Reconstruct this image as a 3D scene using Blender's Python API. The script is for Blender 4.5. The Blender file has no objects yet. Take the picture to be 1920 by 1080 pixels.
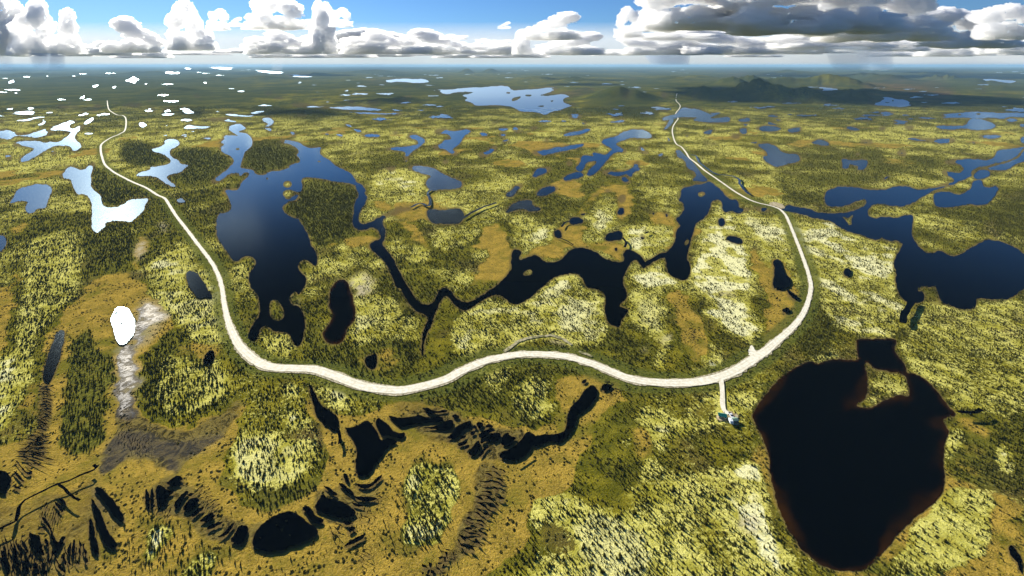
import bpy, math, random
import numpy as np
from mathutils import Vector
from mathutils.geometry import delaunay_2d_cdt

# ------------------------------------------------------------------ camera, sky, sun, exposure
SC = bpy.context.scene
COL = SC.collection
FPX = 850.0            # focal length in photo pixels (1920 wide)
HZ = 122.0             # photo row of the horizon
CAMH = 250.0           # metres above the lake level

cam_data = bpy.data.cameras.new("camera")
cam = bpy.data.objects.new("camera", cam_data)
COL.objects.link(cam)
cam.location = (0, 0, CAMH)
cam.rotation_euler = (math.radians(90), 0, 0)
cam_data.sensor_fit = 'HORIZONTAL'
cam_data.sensor_width = 36.0
cam_data.lens = FPX / 1920.0 * 36.0
cam_data.shift_y = (HZ - 540.0) / 1920.0
cam_data.clip_start = 1.0
cam_data.clip_end = 400000.0
SC.camera = cam

SUN_AZ = math.radians(-40.7)     # to the left of straight ahead
SUN_EL = math.radians(25.2)
world = bpy.data.worlds.new("World")
SC.world = world
world.use_nodes = True
wn = world.node_tree.nodes
bg = wn["Background"]
sky = wn.new("ShaderNodeTexSky")
sky.sky_type = 'NISHITA'
sky.sun_disc = False
sky.sun_elevation = SUN_EL
sky.sun_rotation = SUN_AZ
sky.altitude = 300
sky.air_density = 1.0
sky.dust_density = 0.1
sky.ozone_density = 5.0
tint = wn.new("ShaderNodeMix"); tint.data_type = 'RGBA'; tint.blend_type = 'MULTIPLY'
tint.inputs[0].default_value = 1.0
tint.inputs[7].default_value = (0.66, 0.92, 1.22, 1)     # crisp northern air
world.node_tree.links.new(sky.outputs[0], tint.inputs[6])
world.node_tree.links.new(tint.outputs[2], bg.inputs[0])
bg.inputs[1].default_value = 0.042

sl = bpy.data.lights.new("sun", 'SUN')
sl.energy = 5.0
sl.angle = math.radians(0.53)
sl.color = (1.0, 0.93, 0.80)
sun = bpy.data.objects.new("sun", sl)
COL.objects.link(sun)
sd = Vector((math.sin(SUN_AZ) * math.cos(SUN_EL), math.cos(SUN_AZ) * math.cos(SUN_EL), math.sin(SUN_EL)))
sun.rotation_euler = (-sd).to_track_quat('-Z', 'Y').to_euler()
sun.location = (0, 0, 3000)

SC.view_settings.view_transform = 'Standard'
SC.view_settings.look = 'None'
SC.view_settings.gamma = 1.0
SC.view_settings.exposure = 1.06
SC.render.engine = 'CYCLES'
cy = SC.cycles
cy.use_denoising = True
cy.denoiser = 'OPENIMAGEDENOISE'
cy.denoising_input_passes = 'RGB_ALBEDO_NORMAL'
cy.denoising_prefilter = 'ACCURATE'
cy.max_bounces = 22
cy.diffuse_bounces = 3
cy.glossy_bounces = 3
cy.transmission_bounces = 2
cy.transparent_max_bounces = 24
cy.volume_bounces = 20
cy.caustics_reflective = False
cy.caustics_refractive = False
cy.sample_clamp_indirect = 6.0

# ------------------------------------------------------------------ helpers
def tag(o, label=None, cat=None, group=None, kind=None):
    if label: o["label"] = label
    if cat: o["category"] = cat
    if group: o["group"] = group
    if kind: o["kind"] = kind
    return o

def np_mesh(name, verts, faces, smooth=False):
    """verts (n,3); faces: (m,3|4) array."""
    verts = np.asarray(verts, dtype=np.float32)
    faces = np.asarray(faces, dtype=np.int32)
    me = bpy.data.meshes.new(name)
    n, (m, k) = len(verts), faces.shape
    me.vertices.add(n)
    me.vertices.foreach_set("co", verts.ravel())
    me.loops.add(m * k)
    me.loops.foreach_set("vertex_index", faces.ravel())
    me.polygons.add(m)
    me.polygons.foreach_set("loop_start", np.arange(0, m * k, k, dtype=np.int32))
    me.polygons.foreach_set("loop_total", np.full(m, k, dtype=np.int32))
    me.update(calc_edges=True)
    me.validate()
    if smooth:
        me.polygons.foreach_set("use_smooth", np.ones(len(me.polygons), dtype=bool))
    return me

def link(name, me, mat=None, parent=None, loc=None):
    o = bpy.data.objects.new(name, me)
    COL.objects.link(o)
    if mat is not None and len(me.materials) == 0:
        me.materials.append(mat)
    if parent is not None: o.parent = parent
    if loc is not None: o.location = loc
    return o

def empty(name, loc, rz=0.0):
    o = bpy.data.objects.new(name, None)
    COL.objects.link(o)
    o.location = loc
    o.rotation_euler = (0, 0, rz)
    o.empty_display_size = 1.0
    return o

_perm = np.random.RandomState(7).permutation(4096)
_perm = np.concatenate([_perm, _perm])
_rnd = np.random.RandomState(11).rand(4096)
def vnoise(x, y, seed=0):
    """smooth 2-D value noise in 0..1"""
    x = np.asarray(x, float) + seed * 17.31
    y = np.asarray(y, float) + seed * 9.77
    xi = np.floor(x).astype(np.int64); yi = np.floor(y).astype(np.int64)
    fx = x - xi; fy = y - yi
    fx = fx * fx * (3 - 2 * fx); fy = fy * fy * (3 - 2 * fy)
    def h(a, b): return _rnd[_perm[(_perm[a & 4095] + b) & 4095]]
    return (h(xi, yi) * (1 - fx) + h(xi + 1, yi) * fx) * (1 - fy) + (h(xi, yi + 1) * (1 - fx) + h(xi + 1, yi + 1) * fx) * fy
def fbm(x, y, octaves=4, seed=0):
    s, a, t = 0.0, 1.0, 0.0
    for k in range(octaves):
        s = s + a * vnoise(x * 2 ** k, y * 2 ** k, seed + k * 3); t += a; a *= 0.5
    return s / t
def sstep(a, b, x):
    t = np.clip((np.asarray(x, float) - a) / (b - a), 0, 1)
    return t * t * (3 - 2 * t)

# the survey sheets the shores, woods and roads were measured on: letter -> corner, magnification
SHEET = dict(A=(0, 0, 4), B=(480, 0, 4), C=(960, 0, 4), D=(1440, 0, 4), E=(0, 270, 4), F=(480, 270, 4), G=(960, 270, 4), H=(1440, 270, 4),
             I=(0, 540, 4), J=(480, 540, 4), K=(960, 540, 4), L=(1440, 540, 4), M=(0, 810, 4), N=(480, 810, 4), O=(960, 810, 4), P=(1440, 810, 4),
             Q=(560, 720, 8), R=(780, 740, 8), Z=(1320, 700, 9), S=(0, 0, 1))
def pts(text):
    out, s = [], SHEET['S']
    for t in text.split():
        if t in SHEET: s = SHEET[t]; continue
        a, b = t.split(',')
        out.append((s[0] + float(a) / s[2], s[1] + float(b) / s[2]))
    return np.array(out)
def ground(px, py):
    """photo position -> metres on the lake plain (camera at the origin, looking along +y)"""
    v = np.asarray(py, float) - HZ
    return (np.asarray(px, float) - 960.0) * CAMH / v, FPX * CAMH / v
def to_px(X, Y):
    v = FPX * CAMH / Y
    return X * v / CAMH + 960.0, v + HZ
# ------------------------------------------------------------------ survey: lakes (first ring, then islands after '|')
LAKES = dict(
main_lake="""E 1690,0 1640,35 1680,70 1740,95 1760,140 1700,195 1640,240 1575,285 1610,295 1650,275 1720,220 1790,215 1800,245 1850,205 1875,235 1810,285 1790,345 1730,350 1660,322 1700,370 1735,450 1735,490 1700,515 1640,520 1620,600 1625,700 1690,790 1750,880 1790,880 1820,845 1880,840 1918,870 1918,910 1870,960 1865,1020 1880,1080 S 480,548 487,562 488,590 478,602 470,615 463,632 470,640 480,640 486,625 J 35,300 60,285 110,300 130,325 200,330 245,340 265,380 290,430 320,440 345,400 360,330 368,250 355,190 330,150 315,135 270,130 245,80 270,40 300,25 320,55 345,20 355,0 F 370,1060 380,1000 330,960 310,920 330,880 370,865 410,890 450,920 462,880 450,810 410,760 395,690 375,650 330,590 320,560 250,545 200,500 195,465 250,430 320,425 325,385 300,378 265,400 255,415 225,415 200,385 205,355 240,340 280,350 310,362 340,360 350,310 338,280 345,258 380,248 440,255 520,265 600,285 700,295 745,312 790,300 750,290 735,250 700,210 650,190 590,160 550,120 490,90 475,55 495,25 440,30 390,30 350,10 B 345,1080 300,1060 240,1050 170,1050 200,1070 250,1080 F 270,10 320,40 318,75 290,75 330,110 330,140 250,160 250,185 90,210 70,235 0,230 E 1900,195 1860,190 1800,180 1810,140 1825,90 1835,60 1870,35 1895,0 A 1895,1070 1885,1030 1850,1000 1780,990 1840,970 1850,950 1790,925 1720,945 1705,965 1760,1005 1790,1020 1740,1015 1660,1020 1690,1040 1640,1070
| J 100,110 130,85 170,100 200,150 215,200 200,235 160,250 115,230 100,180 | F 202,300 215,280 250,275 270,295 263,322 232,330 207,320 | F 75,253 92,253 90,268 78,266 | E 1768,32 1795,30 1796,44 1772,46 | F 460,128 485,126 482,136 464,136""",
river="""F 742,310 755,340 775,390 740,440 730,520 722,590 740,630 780,650 830,640 870,622 910,640 935,680 935,715 870,735 850,760 870,800 920,840 960,880 1000,940 1030,1020 1050,1080 J 1085,0 1110,60 1150,120 1200,175 1290,215 1290,240 1260,310 1245,360 1243,440 1240,510 1252,510 1258,430 1270,370 1310,290 1330,220 1360,150 1390,90 1420,55 1450,75 1490,130 1540,165 1580,170 1640,130 1720,80 1780,50 1840,55 1880,90 1920,120 K 40,125 110,90 170,50 210,0 G 225,1078 300,1005 380,978 490,970 530,1010 550,1060 570,1080 K 580,0 650,15 690,40 705,90 695,150 700,200 720,260 780,290 800,300 820,240 870,180 870,160 835,150 805,140 810,120 850,90 865,50 850,0 G 845,1080 830,1040 845,970 870,920 910,870 940,870 965,910 985,940 1010,900 975,850 940,820 890,795 855,790 830,830 845,870 820,890 760,880 690,860 640,815 580,790 520,775 460,785 400,830 370,870 310,890 240,885 210,850 170,830 120,850 60,875 50,850 75,810 50,795 0,790 F 1915,940 1885,985 1840,1030 1790,1075 J 1750,15 1690,60 1620,100 1560,110 1500,80 1470,30 1430,0 1400,0 1370,20 1350,70 1330,110 1290,130 1240,120 1200,85 1165,30 1150,0 F 1145,1080 1110,1020 1060,930 1010,830 960,775 945,745 970,700 970,640 945,590 960,555 1020,530 1100,500 1170,492 1160,480 1060,480 1010,515 920,550 880,580 810,605 775,590 768,550 790,490 830,420 835,395 810,370 825,345 790,300
| G 80,970 110,945 140,940 155,965 140,985 90,990""",
dark_lake="""G 980,935 1000,920 1060,885 1140,845 1155,870 1160,940 1190,990 1240,1010 1290,1028 1330,990 1340,930 1310,860 1320,800 1350,700 1370,610 1400,580 1450,550 1485,490 1490,440 1520,418 1560,420 1580,450 1575,490 1600,515 1650,500 1700,525 1760,500 1830,490 1900,510 H 60,490 130,500 230,520 330,555 400,565 480,580 540,630 620,665 700,680 790,720 840,715 850,700 890,725 1010,735 1000,780 950,860 940,910 965,960 965,1080 L 965,0 990,60 1040,108 1075,115 1130,112 1165,100 1175,60 1160,25 1115,22 H 1150,1068 1250,1068 L 1265,5 1280,60 1300,105 1360,130 1430,158 1540,160 1560,130 1560,80 1600,75 1690,90 1790,85 1850,60 1920,5 S 1960,520 1965,490 H 1920,830 1880,790 1820,760 1740,730 1640,712 1580,750 1520,780 1470,815 1400,845 1360,840 1290,795 1220,825 1160,800 1100,730 1075,680 1080,620 1090,560 1085,530 1020,535 960,560 900,545 800,560 750,540 745,500 780,455 850,450 920,465 1000,470 1080,450 1200,375 1240,350 1300,330 1380,310 1480,260 1530,240 1520,215 1540,190 1640,160 1760,140 1870,90 1900,50 1920,30 1920,20 1850,35 1720,45 1700,100 1640,125 1580,115 1500,110 1400,120 1340,130 1310,140 1440,150 1475,185 1440,220 1400,215 1310,200 1300,215 1390,255 1400,285 1330,300 1250,330 1160,345 1100,340 1060,320 960,315 880,345 760,345 680,330 600,320 530,320 450,345 430,370 425,430 440,460 500,475 600,455 700,420 735,415 738,450 700,480 620,510 540,520 440,520 370,515 290,480 200,470 140,455 125,480 0,485 G 1860,470 1840,485 1760,490 1700,480 1700,440 1680,415 1640,420 1600,390 1560,340 1500,290 1470,280 1440,300 1380,305 1330,320 1270,335 1265,400 1245,425 1285,440 1295,490 1270,530 1225,560 1250,595 1265,615 1230,650 1230,720 1200,770 1160,815 1110,820 1050,860 1000,880
| G 1395,365 1430,355 1455,375 1420,400 1395,390 | G 1290,745 1310,715 1330,720 1325,745 1300,765 | H 550,540 600,560 640,525 625,570 630,605 605,610 590,580""",
black_lake="""L 0,790 30,740 80,690 160,630 240,580 320,548 370,575 420,555 520,530 600,540 685,540 670,500 665,420 660,390 700,382 820,385 960,380 960,420 945,450 970,510 1010,550 1035,600 1040,640 1090,640 1150,665 1210,710 1260,770 1310,830 1350,890 1420,960 1320,975 1310,1000 1360,1080 P 1355,0 1320,100 1315,200 1320,330 1320,420 1290,480 1200,570 1030,710 960,780 880,880 800,970 720,1040 600,1045 480,1030 400,1000 300,930 200,810 110,640 60,520 30,370 10,200 -10,120 O 1895,90 1870,20 K 1850,1075 1820,1010 1800,960 1830,900 1900,800
| L 740,550 790,605 930,630 1024,650 1050,720 1065,800 1045,820 990,800 900,830 820,880 760,905 700,900 655,880 700,850 735,820 745,720 740,640 725,580""",
brown_pond="""F 565,1080 600,1030 660,1015 690,1040 700,1080 J 710,30 735,100 742,240 715,270 680,300 665,380 620,420 560,420 520,400 495,340 530,300 575,220 575,190 545,140 550,60 560,10""",
)
PONDS = """E 717,130 690,150 668,160 640,190 600,197 560,178 518,168 480,215 445,245 470,258 530,262 540,300 560,345 578,380 650,378 680,420 692,480 690,560 684,630 725,672 770,635 790,620 790,590 840,580 930,575 985,588 1010,560 1080,500 1085,460 1110,425 1128,410 1060,412 985,415 930,450 880,475 830,478 780,470 762,440 760,400 745,378 700,345 680,315 685,280 678,240 695,190
E 70,445 105,395 125,345 200,320 330,297 395,325 375,390 350,450 345,480 275,485 255,515 215,522 190,500 195,460 215,435 150,425 100,440
A -120,1000 0,985 60,972 110,995 180,1008 270,990 345,965 400,950 470,925 525,905 578,903 576,918 525,930 518,958 555,968 600,943 642,948 600,975 565,1010 560,1040 600,1078 E 615,0 612,22 580,45 545,68 540,30 510,12 430,10 370,30 310,65 270,95 210,125 160,138 140,108 200,80 262,38 230,25 150,10 85,15 A 110,1076 150,1058 290,1055 335,1075 380,1060 430,1070 460,1055 510,1020 537,988 500,983 440,975 400,985 340,1015 270,1035 200,1025 120,1015 70,1050 0,1035 -120,1030 | A 340,960 380,960 380,985 345,990
E 35,85 60,75 95,100 70,125
E 385,52 415,55 418,80 390,80
E 0,35 15,40 0,65
E -40,690 0,685 30,690 48,720 45,760 20,795 0,810 -40,800
P 1800,890 1820,845 1850,870 1890,930 1910,1000 1905,1070 1920,1090
J 810,550 830,515 870,505 900,490 908,520 905,580 885,612 840,600
F 1130,175 1180,165 1260,165 1340,185 1400,225 1490,265 1560,290 1540,325 1480,340 1410,340 1340,350 1310,350 1280,320 1275,280 1320,240 1250,225 1180,200
F 1285,490 1340,490 1400,500 1460,488 1530,485 1560,520 1560,555 1520,600 1420,600 1330,600 1300,570 1285,540
F 970,185 1050,180 1050,195 980,197
B 1125,1030 1160,1005 1190,1005 1250,1035 1275,1060 F 1240,10 1180,50 1140,90 1130,140 1115,110 1125,60 1060,50 950,35 1000,30 1130,20 B 1220,1085 1210,1050
B 1320,990 1400,970 1460,985 1530,980 1590,965 1620,1000 1570,1010 1550,1040 1525,1080 F 1500,20 1470,40 1510,75 1500,90 1450,65 1410,35 1330,35 1320,25 1390,0 B 1410,1050 1470,1045 1450,1010 1390,1000
F 1660,75 1740,55 1770,25 1820,20 1760,70 1700,105
F 1395,130 1440,122 1440,140 1410,148
F 1870,380 1920,345 G 40,305 95,300 70,320 40,345 15,385 0,395 F 1890,400
G 175,385 210,340 270,315 330,320 345,340 300,365 230,395
G 0,450 60,425 150,422 150,460 215,480 215,500 130,508 100,490 50,490 0,505 F 1885,520 1870,510 1900,480
G 430,580 440,555 500,548 535,570 530,595 470,605 435,600
G 515,525 550,520 545,535 520,535
G 315,660 345,640 370,665 375,700 345,710 318,690
G 700,700 720,670 780,655 805,650 830,670 825,720 780,720 720,730 698,718
G 795,400 850,385 845,410 840,435 805,440
G 785,520 805,480 840,480 840,520 815,535
G 1050,520 1070,515 1060,535
G 1150,520 1165,515 1168,545 1155,550
G 965,700 975,685 995,690 990,715 970,715
G 605,395 650,378 640,395
G 680,365 710,350 800,345 805,353 740,355
G 770,780 790,778 785,805 772,800
G 1545,590 1560,555 1590,560 1600,595 1580,620 1555,615
G 1600,710 1625,690 1700,700 1728,720 1730,750 1690,750 1640,735
G 150,260 170,210 195,180 305,182 270,210 200,240
G 410,140 440,128 455,155 425,165
G 375,270 410,235 500,205 545,235 500,255 410,278
C 660,1060 720,1035 790,1020 830,990 900,970 1000,972 1060,1030 1000,1040 900,1030 840,1050 770,1078 G 820,30 870,65 780,60 740,90 690,150 650,200 600,240 555,235 580,190 630,150 635,125 560,135 540,180 515,215 470,180 510,150 520,90 560,85 615,95 600,65 650,70 700,85 740,50 755,40 700,10
G 655,215 720,200 780,215 860,205 910,175 925,140 965,135 940,165 965,195 905,215 900,245 880,245 860,225 790,245 720,225
G 820,255 850,245 870,270 895,290 860,293 830,280
G 135,62 250,45 400,20 480,5 550,0 500,30 400,50 300,70 240,88 180,75
G 1090,80 1130,68 1130,88 1105,95
G 940,30 980,25 1000,60 1050,65 1000,75 970,60
G 1225,50 1245,40 1275,60 1300,90 1340,115 1365,150 1400,190 1420,225 1445,245 1470,280 1430,285 1410,280 1345,275 1385,240 1370,205 1310,180 1295,120 1240,100
G 1820,5 1870,0 H 0,-5 60,15 100,60 160,75 220,75 255,125 200,140 120,160 60,175 10,150 G 1890,120 1880,95 H 0,90 -10,60 G 1880,35
H 550,110 610,120 640,125 740,118 750,140 720,195 670,195 680,165 610,150 605,185 555,185 560,150
H 960,65 1030,40 1035,95 990,80
H 640,70 690,75 680,90
H 850,280 890,245 940,235 870,270
H 800,120 870,115 870,125
D 320,1070 380,1045 440,1060 H 460,0 450,15 350,0
H 1240,400 1250,370 1300,360 1360,360 1430,385 1470,370 1520,340 1535,290 1550,275 1600,270 1610,300 1620,325 1690,325 1700,310 1735,335 1700,390 1670,430 1620,460 1560,460 1520,450 1430,465 1330,478 1260,470 1245,440
H 1540,240 1560,210 1610,190 1665,205 1665,240 1600,265 1550,262
H 1640,185 1700,165 1790,145 1880,105 1910,60 1930,40 1990,30 1990,130 1920,130 1860,150 1800,195 1700,200
D 580,975 600,945 690,970 680,980
D 630,1050 700,1055 820,1068 740,1075
D 1030,1040 1100,1035 1200,1050 1330,1040 1420,1050 1380,1065 1290,1078 1230,1060 1130,1058
D 1560,1020 1660,1012 1760,1020 1720,1040 1600,1035
D 1890,1040 1930,1020 2030,1015 2030,1080 1930,1080 1900,1070
D 1500,1050 1570,1070 1540,1075
D 1245,955 1290,940 1390,945 1480,945 1510,895 1560,885 1640,905 1720,945 1660,975 1540,978 1480,960 1380,975
D 1290,865 1340,855 1430,850 1500,838 1620,840 1740,850 1800,845 1920,850 2090,850 2090,885 1880,880 1820,875 1750,895 1680,880 1560,890 1480,880 1400,885 1320,885 | D 1425,855 1450,855 1445,866 1428,866 | D 1560,850 1595,850 1590,862 1565,862
D 1105,885 1180,878 1290,893 1180,895
D 835,840 880,838 960,850 900,870 850,870
D 940,920 945,900 1010,905 1060,915 1020,932 960,933
D 820,970 860,952 895,968
D 1010,955 1080,948 1110,965 1040,967
D 1780,900 1830,885 1880,905 1820,918
D 1885,930 1950,930 1950,965 1900,960
D 1000,860 1060,862 1050,872 1020,870
D 1070,845 1125,843 1100,852
D 1140,800 1230,802 1180,815
D 730,770 800,760 830,765 880,740 850,728 920,730 960,745 1020,745 1070,770 1080,790 1000,805 900,795 820,790 | D 870,765 920,768 890,775 | D 930,750 945,752 940,762 932,760
D 745,725 790,720 780,740
D 1395,705 1470,703 1450,712
D 1650,715 1740,710 1830,705 1790,720
D 1580,690 1640,687 1620,702
D 1345,678 1420,675 1400,685
D 840,645 900,645 890,660
D 360,655 440,655 540,670 500,690 420,685
D 1580,600 1660,590 1760,600 1870,605 1830,625 1740,615 1640,610
D 1240,595 1370,590 1340,600
D 970,630 1030,628 1010,635
D 1220,660 1290,650 1300,665 1240,668
D 0,860 80,862 70,880 0,875
D 0,910 80,940 0,935
D -60,950 0,945 60,950 105,965 60,985 -60,985
D 140,975 200,960 265,955 230,990 170,997
D 50,890 105,905 90,918
C 430,885 445,850 480,850 530,880 470,890
C 190,912 240,900 310,910 240,918
C 360,905 410,905 400,916
C 525,920 560,915 565,930 530,932
C 730,915 800,905 860,893 830,918 740,922
C 380,1015 430,995 500,985 560,965 600,970 540,1000 480,1015 400,1022
C 225,1050 300,1040 260,1065
C 0,965 30,950 50,980 100,988 30,992
C 120,970 190,950 195,960 140,975
B 1310,670 1450,675 1560,660 1700,655 1880,640 C 0,680 60,675 180,670 260,658 370,660 300,680 290,690 200,715 260,722 330,712 400,700 500,685 640,672 600,690 520,710 440,725 390,735 380,765 420,785 500,775 440,795 350,830 290,840 250,865 200,845 150,840 90,838 60,835 0,800 B 1830,790 1760,790 1650,795 1620,770 1560,755 1590,735 1540,715 1600,705 1640,690 1500,690 1440,710 1380,695 | C 100,710 150,710 140,725 100,722 | C 0,735 70,720 60,740 0,765 | C 285,755 315,752 300,768 | C 180,797 245,790 230,805 | C -40,690 -10,692 -20,705 -45,700
B 960,605 1000,600 1060,590 1200,595 1250,590 1320,615 1200,625 1130,615 1050,612 1000,620
B 1205,665 1290,668 1260,672
B 1100,730 1170,728 1180,742 1120,750
B 1200,828 1260,825 1250,832
B 1290,865 1340,868 1330,875 1295,873
B 1740,920 1830,915 1800,928
B 1740,955 1790,950 1770,962
B 1810,970 1860,955 1900,970 1850,985
B 1670,995 1730,1000 1740,1025 1700,1025
B 1820,1010 1870,1005 1870,1025 1830,1025
B 1840,1060 1890,1045 1900,1060 1860,1070
B 1020,993 1070,990 1075,1000 1030,1003
C 1115,895 1170,868 1230,860 1260,820 1290,805 1330,815 1400,820 1470,850 1500,865 1560,840 1565,848 1520,868 1480,885 1520,890 1540,885 1640,875 1630,915 1560,920 1430,915 1350,905 1400,880 1300,880 1255,880 1180,900 1120,905
C 1130,980 1160,940 1180,900 1215,890 1200,935 1160,970
C 1230,940 1265,935 1250,950
C 1430,1000 1450,985 1510,970 1490,1010
C 1690,900 1780,880 1790,910 1720,915
C 1700,970 1760,960 1760,1005 1720,1005
C 1640,1015 1710,1012 1700,1035 1650,1030
C 1730,930 1780,935 1750,945
C 1810,955 1910,955 1905,985 1850,970
C 1160,1020 1190,1060 1180,1075
C 1300,1012 1325,1010 1322,1024 1304,1024
C 755,735 830,705 800,725
C 810,765 870,745 940,725 900,750 830,765
C 700,780 760,772 740,785
C 865,590 960,588 900,600
C 550,775 575,770 570,782
C 1500,750 1540,765 1580,785 1550,780
C 1610,815 1640,812 1635,826
C 1350,735 1365,730 1355,755
C 1480,850 1560,845 1520,862
C 1780,1070 1840,1060 1830,1080
B 260,780 290,765 310,785 330,775 350,785 460,800 580,805 690,800 770,800 830,808 900,815 970,830 900,830 780,825 640,822 560,815 450,810 330,800
B 670,840 760,845 860,845 960,852 1080,848 1120,860 1000,858 900,858 780,852
B 280,870 340,868 420,872 340,878
B 75,858 140,865 100,870
B 50,885 110,885 140,915 100,950 65,950 95,930 50,910
B 55,960 120,965 110,990
B 250,990 285,990 300,1030 285,1025
B 660,925 690,930 725,955 690,950
B 725,970 760,970 800,985 770,997
B 750,1010 840,1005 930,1010 925,1030 840,1028
B 510,1005 550,1005 540,1015
B 590,1010 640,1008 665,1030
B 690,755 740,755 735,775 700,772
B 405,745 480,745 440,757
B 120,730 205,728 200,742 140,740
B 60,710 90,690 125,690 110,710
B 300,620 350,612 330,628
B 190,630 265,625 240,634
B 600,655 630,660 620,668
B 660,685 690,672 690,690
B 275,688 320,683 300,693
B 430,690 480,690 470,700
B 520,765 560,762 545,773
B 0,525 100,530 220,540 180,555 60,545 A 1880,525
B 190,560 300,560 450,570 380,580 280,575
B 380,520 440,522 420,528
A 1540,510 1640,500 1780,510 1700,525
A 1360,510 1470,508 1400,525
A 1200,550 1270,535 1310,545 1350,540 1350,560 1280,555
A 930,610 980,590 1005,572 1020,590 1060,590 1020,605 1010,628 980,612
A 690,645 745,635 710,657
A 40,625 90,600 130,605 80,625
A 590,750 600,735 640,715 615,745
A 355,710 395,685 395,705 370,717
A 550,825 620,820 700,818 720,795 760,790 755,808 720,833 640,828
A 400,800 460,785 470,800 530,805 590,795 570,810 480,812
A 900,790 960,788 975,775 1060,785 1070,793 960,798
A 845,788 870,770 890,790
A 1090,745 1150,738 1120,760
A 1080,828 1130,815 1190,832 1110,838
A 1200,835 1260,818 1310,830 1230,845
A 1200,860 1290,850 1330,850 1270,868
A 1340,818 1400,810 1470,850 1390,855 1370,830
A 1340,905 1400,890 1480,908 1420,912
A 1490,905 1580,895 1680,885 1790,918 1720,915 1650,900 1550,908
A 1370,965 1410,935 1470,950 1590,950 1540,965 1420,970
A 1045,920 1075,920 1105,940 1070,960 1045,945
A 1215,940 1260,938 1245,948
A 1230,1060 1270,1042 1330,1050 1350,1078 E 1330,20 1280,40 1270,80 1300,110 1340,125 1355,155 1420,160 1385,185 1360,215 1290,225 1245,250 1270,280 1310,305 1320,328 1260,310 1220,280 1150,240 1060,245 1015,240 1060,212 1130,195 1125,175 1200,168 1275,150 1283,120 1230,80 1120,45 1205,25 1240,0
A 1350,1020 1400,1005 1400,1030
A 1490,1030 1590,1030 1570,1050
A 70,850 180,835 260,835 250,862 130,858
A 100,910 200,895 280,878 350,880 260,890 200,910
A 275,940 325,920 320,895 348,910 320,940
A 40,820 100,810 90,825
A 205,815 230,805 260,815 220,822
A 580,868 640,848 670,855 610,870
A 625,930 650,905 700,880 700,900 650,935
A 450,850 510,852 490,860
A 910,750 940,745 915,760
A 500,770 545,762 520,778
A 1670,860 1740,855 1850,870 1920,870 1840,878
A 1450,715 1480,708 1500,725 1470,730
A 1570,720 1610,720 1595,728
A 1370,672 1450,690 1410,686
A 1520,615 1550,610 1545,630
A 630,1000 700,1000 690,1008 640,1008
A -60,908 50,908 30,916 -60,916
A 1210,1012 1260,1010 1245,1022
A 340,848 390,842 400,850 370,858
A 420,692 460,688 440,698
A 100,695 150,695 155,702 110,702
A 160,575 230,574 215,580
A 340,568 370,566 360,574
A 470,565 500,562 490,570
A 620,578 655,576 645,590
A 540,568 570,572 555,582
A 875,595 910,590 900,602
A 840,655 875,645 855,668
A 1085,625 1110,620 1095,635
A 1230,608 1260,605 1250,614
A 1770,685 1840,682 1820,690
A 1490,745 1530,745 1520,755
A 900,816 940,812 930,822
A 1430,985 1460,985 1450,992
A 1610,835 1655,833 1640,842
A 1870,850 1930,835 1990,832 1960,848 1900,858
E 1320,425 1360,405 1395,440 1350,447
E 1395,975 1420,955 1465,965 1500,1000 1540,1060 I 1560,20 1600,80 1540,75 1490,88 1460,50 1420,0 E 1405,1040
I 830,230 870,150 920,145 965,160 1000,220 1015,280 1010,340 980,390 940,430 900,435 870,400 855,330 835,270 | I 905,266 920,266 920,286 906,285 | I 940,270 953,270 950,284 | I 862,190 880,184 878,206 866,212 | I 980,300 992,316 986,338
I 320,660 350,560 380,450 420,350 455,320 485,330 480,400 450,520 420,600 390,680 365,720 330,700
I 1520,560 1540,500 1590,470 1610,490 1600,550 1570,585 1530,580 | I 1545,515 1560,512 1555,528 | I 1575,540 1588,538 1582,552
Q 150,40 200,30 215,110 260,170 290,260 340,340 420,390 500,450 590,520 600,620 590,710 510,725 440,650 380,640 340,560 270,500 235,420 240,350 200,270 180,180 | Q 335,440 352,430 350,452 | Q 360,500 378,500 372,535 | Q 530,540 550,545 540,565
Q 680,670 780,680 900,640 1010,560 1080,600 1140,690 1190,760 1210,840 1250,870 1330,830 1420,850 1490,900 1400,930 1330,980 1260,1070 N 860,310 820,345 750,335 745,270 Q 880,1060 860,960 790,820 730,740
Q 1150,580 1200,520 1260,570 1320,610 1400,700 1440,770 1520,770 1590,740 1590,820 1530,850 1480,820 1400,790 1320,790 1250,810 1200,720 1160,650
Q 1340,490 1420,510 1560,530 1700,510 1800,480 1880,510 R 150,360 260,360 330,340 400,360 420,420 330,440 230,430 100,450 0,460 Q 1840,600 1700,630 1560,670 1500,660 1440,600 1380,550
R 80,220 180,215 260,260 330,270 400,250 480,250 450,290 330,295 240,310 170,310 130,250
R 60,520 200,510 330,480 430,430 480,400 550,400 560,450 550,500 500,550 360,555 230,530
R 530,340 590,310 650,340 640,380 580,390
R 460,670 550,590 590,510 680,460 750,430 820,410 840,460 800,520 700,560 660,620 600,680 520,690
R 640,690 740,620 760,650 700,690
R 840,530 870,470 910,500 915,545
R 900,450 960,430 1010,450 1000,500 950,540 915,490
R 1030,520 1060,470 1110,460 1170,510 1100,515
R 810,590 850,565 890,575 880,620 830,640
R 940,620 1000,570 1080,540 1160,545 1180,570 1090,600 1060,650 980,680 940,660
R 620,780 650,740 770,710 770,750 700,790 650,800
R 730,850 750,790 800,770 800,820
R 780,910 840,820 880,760 940,700 960,760 970,800 930,870 900,930 840,950
R 960,720 1000,690 1080,660 1140,610 1210,590 1270,600 1270,690 1210,720 1160,740 1140,700 1110,730 1030,730 980,770
R 1300,640 1340,600 1390,590 1400,640 1520,670 1430,760 1400,800 1340,790 1270,770 1290,700
R 930,970 980,880 1030,800 1070,780 1110,810 1050,840 1010,920
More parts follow.
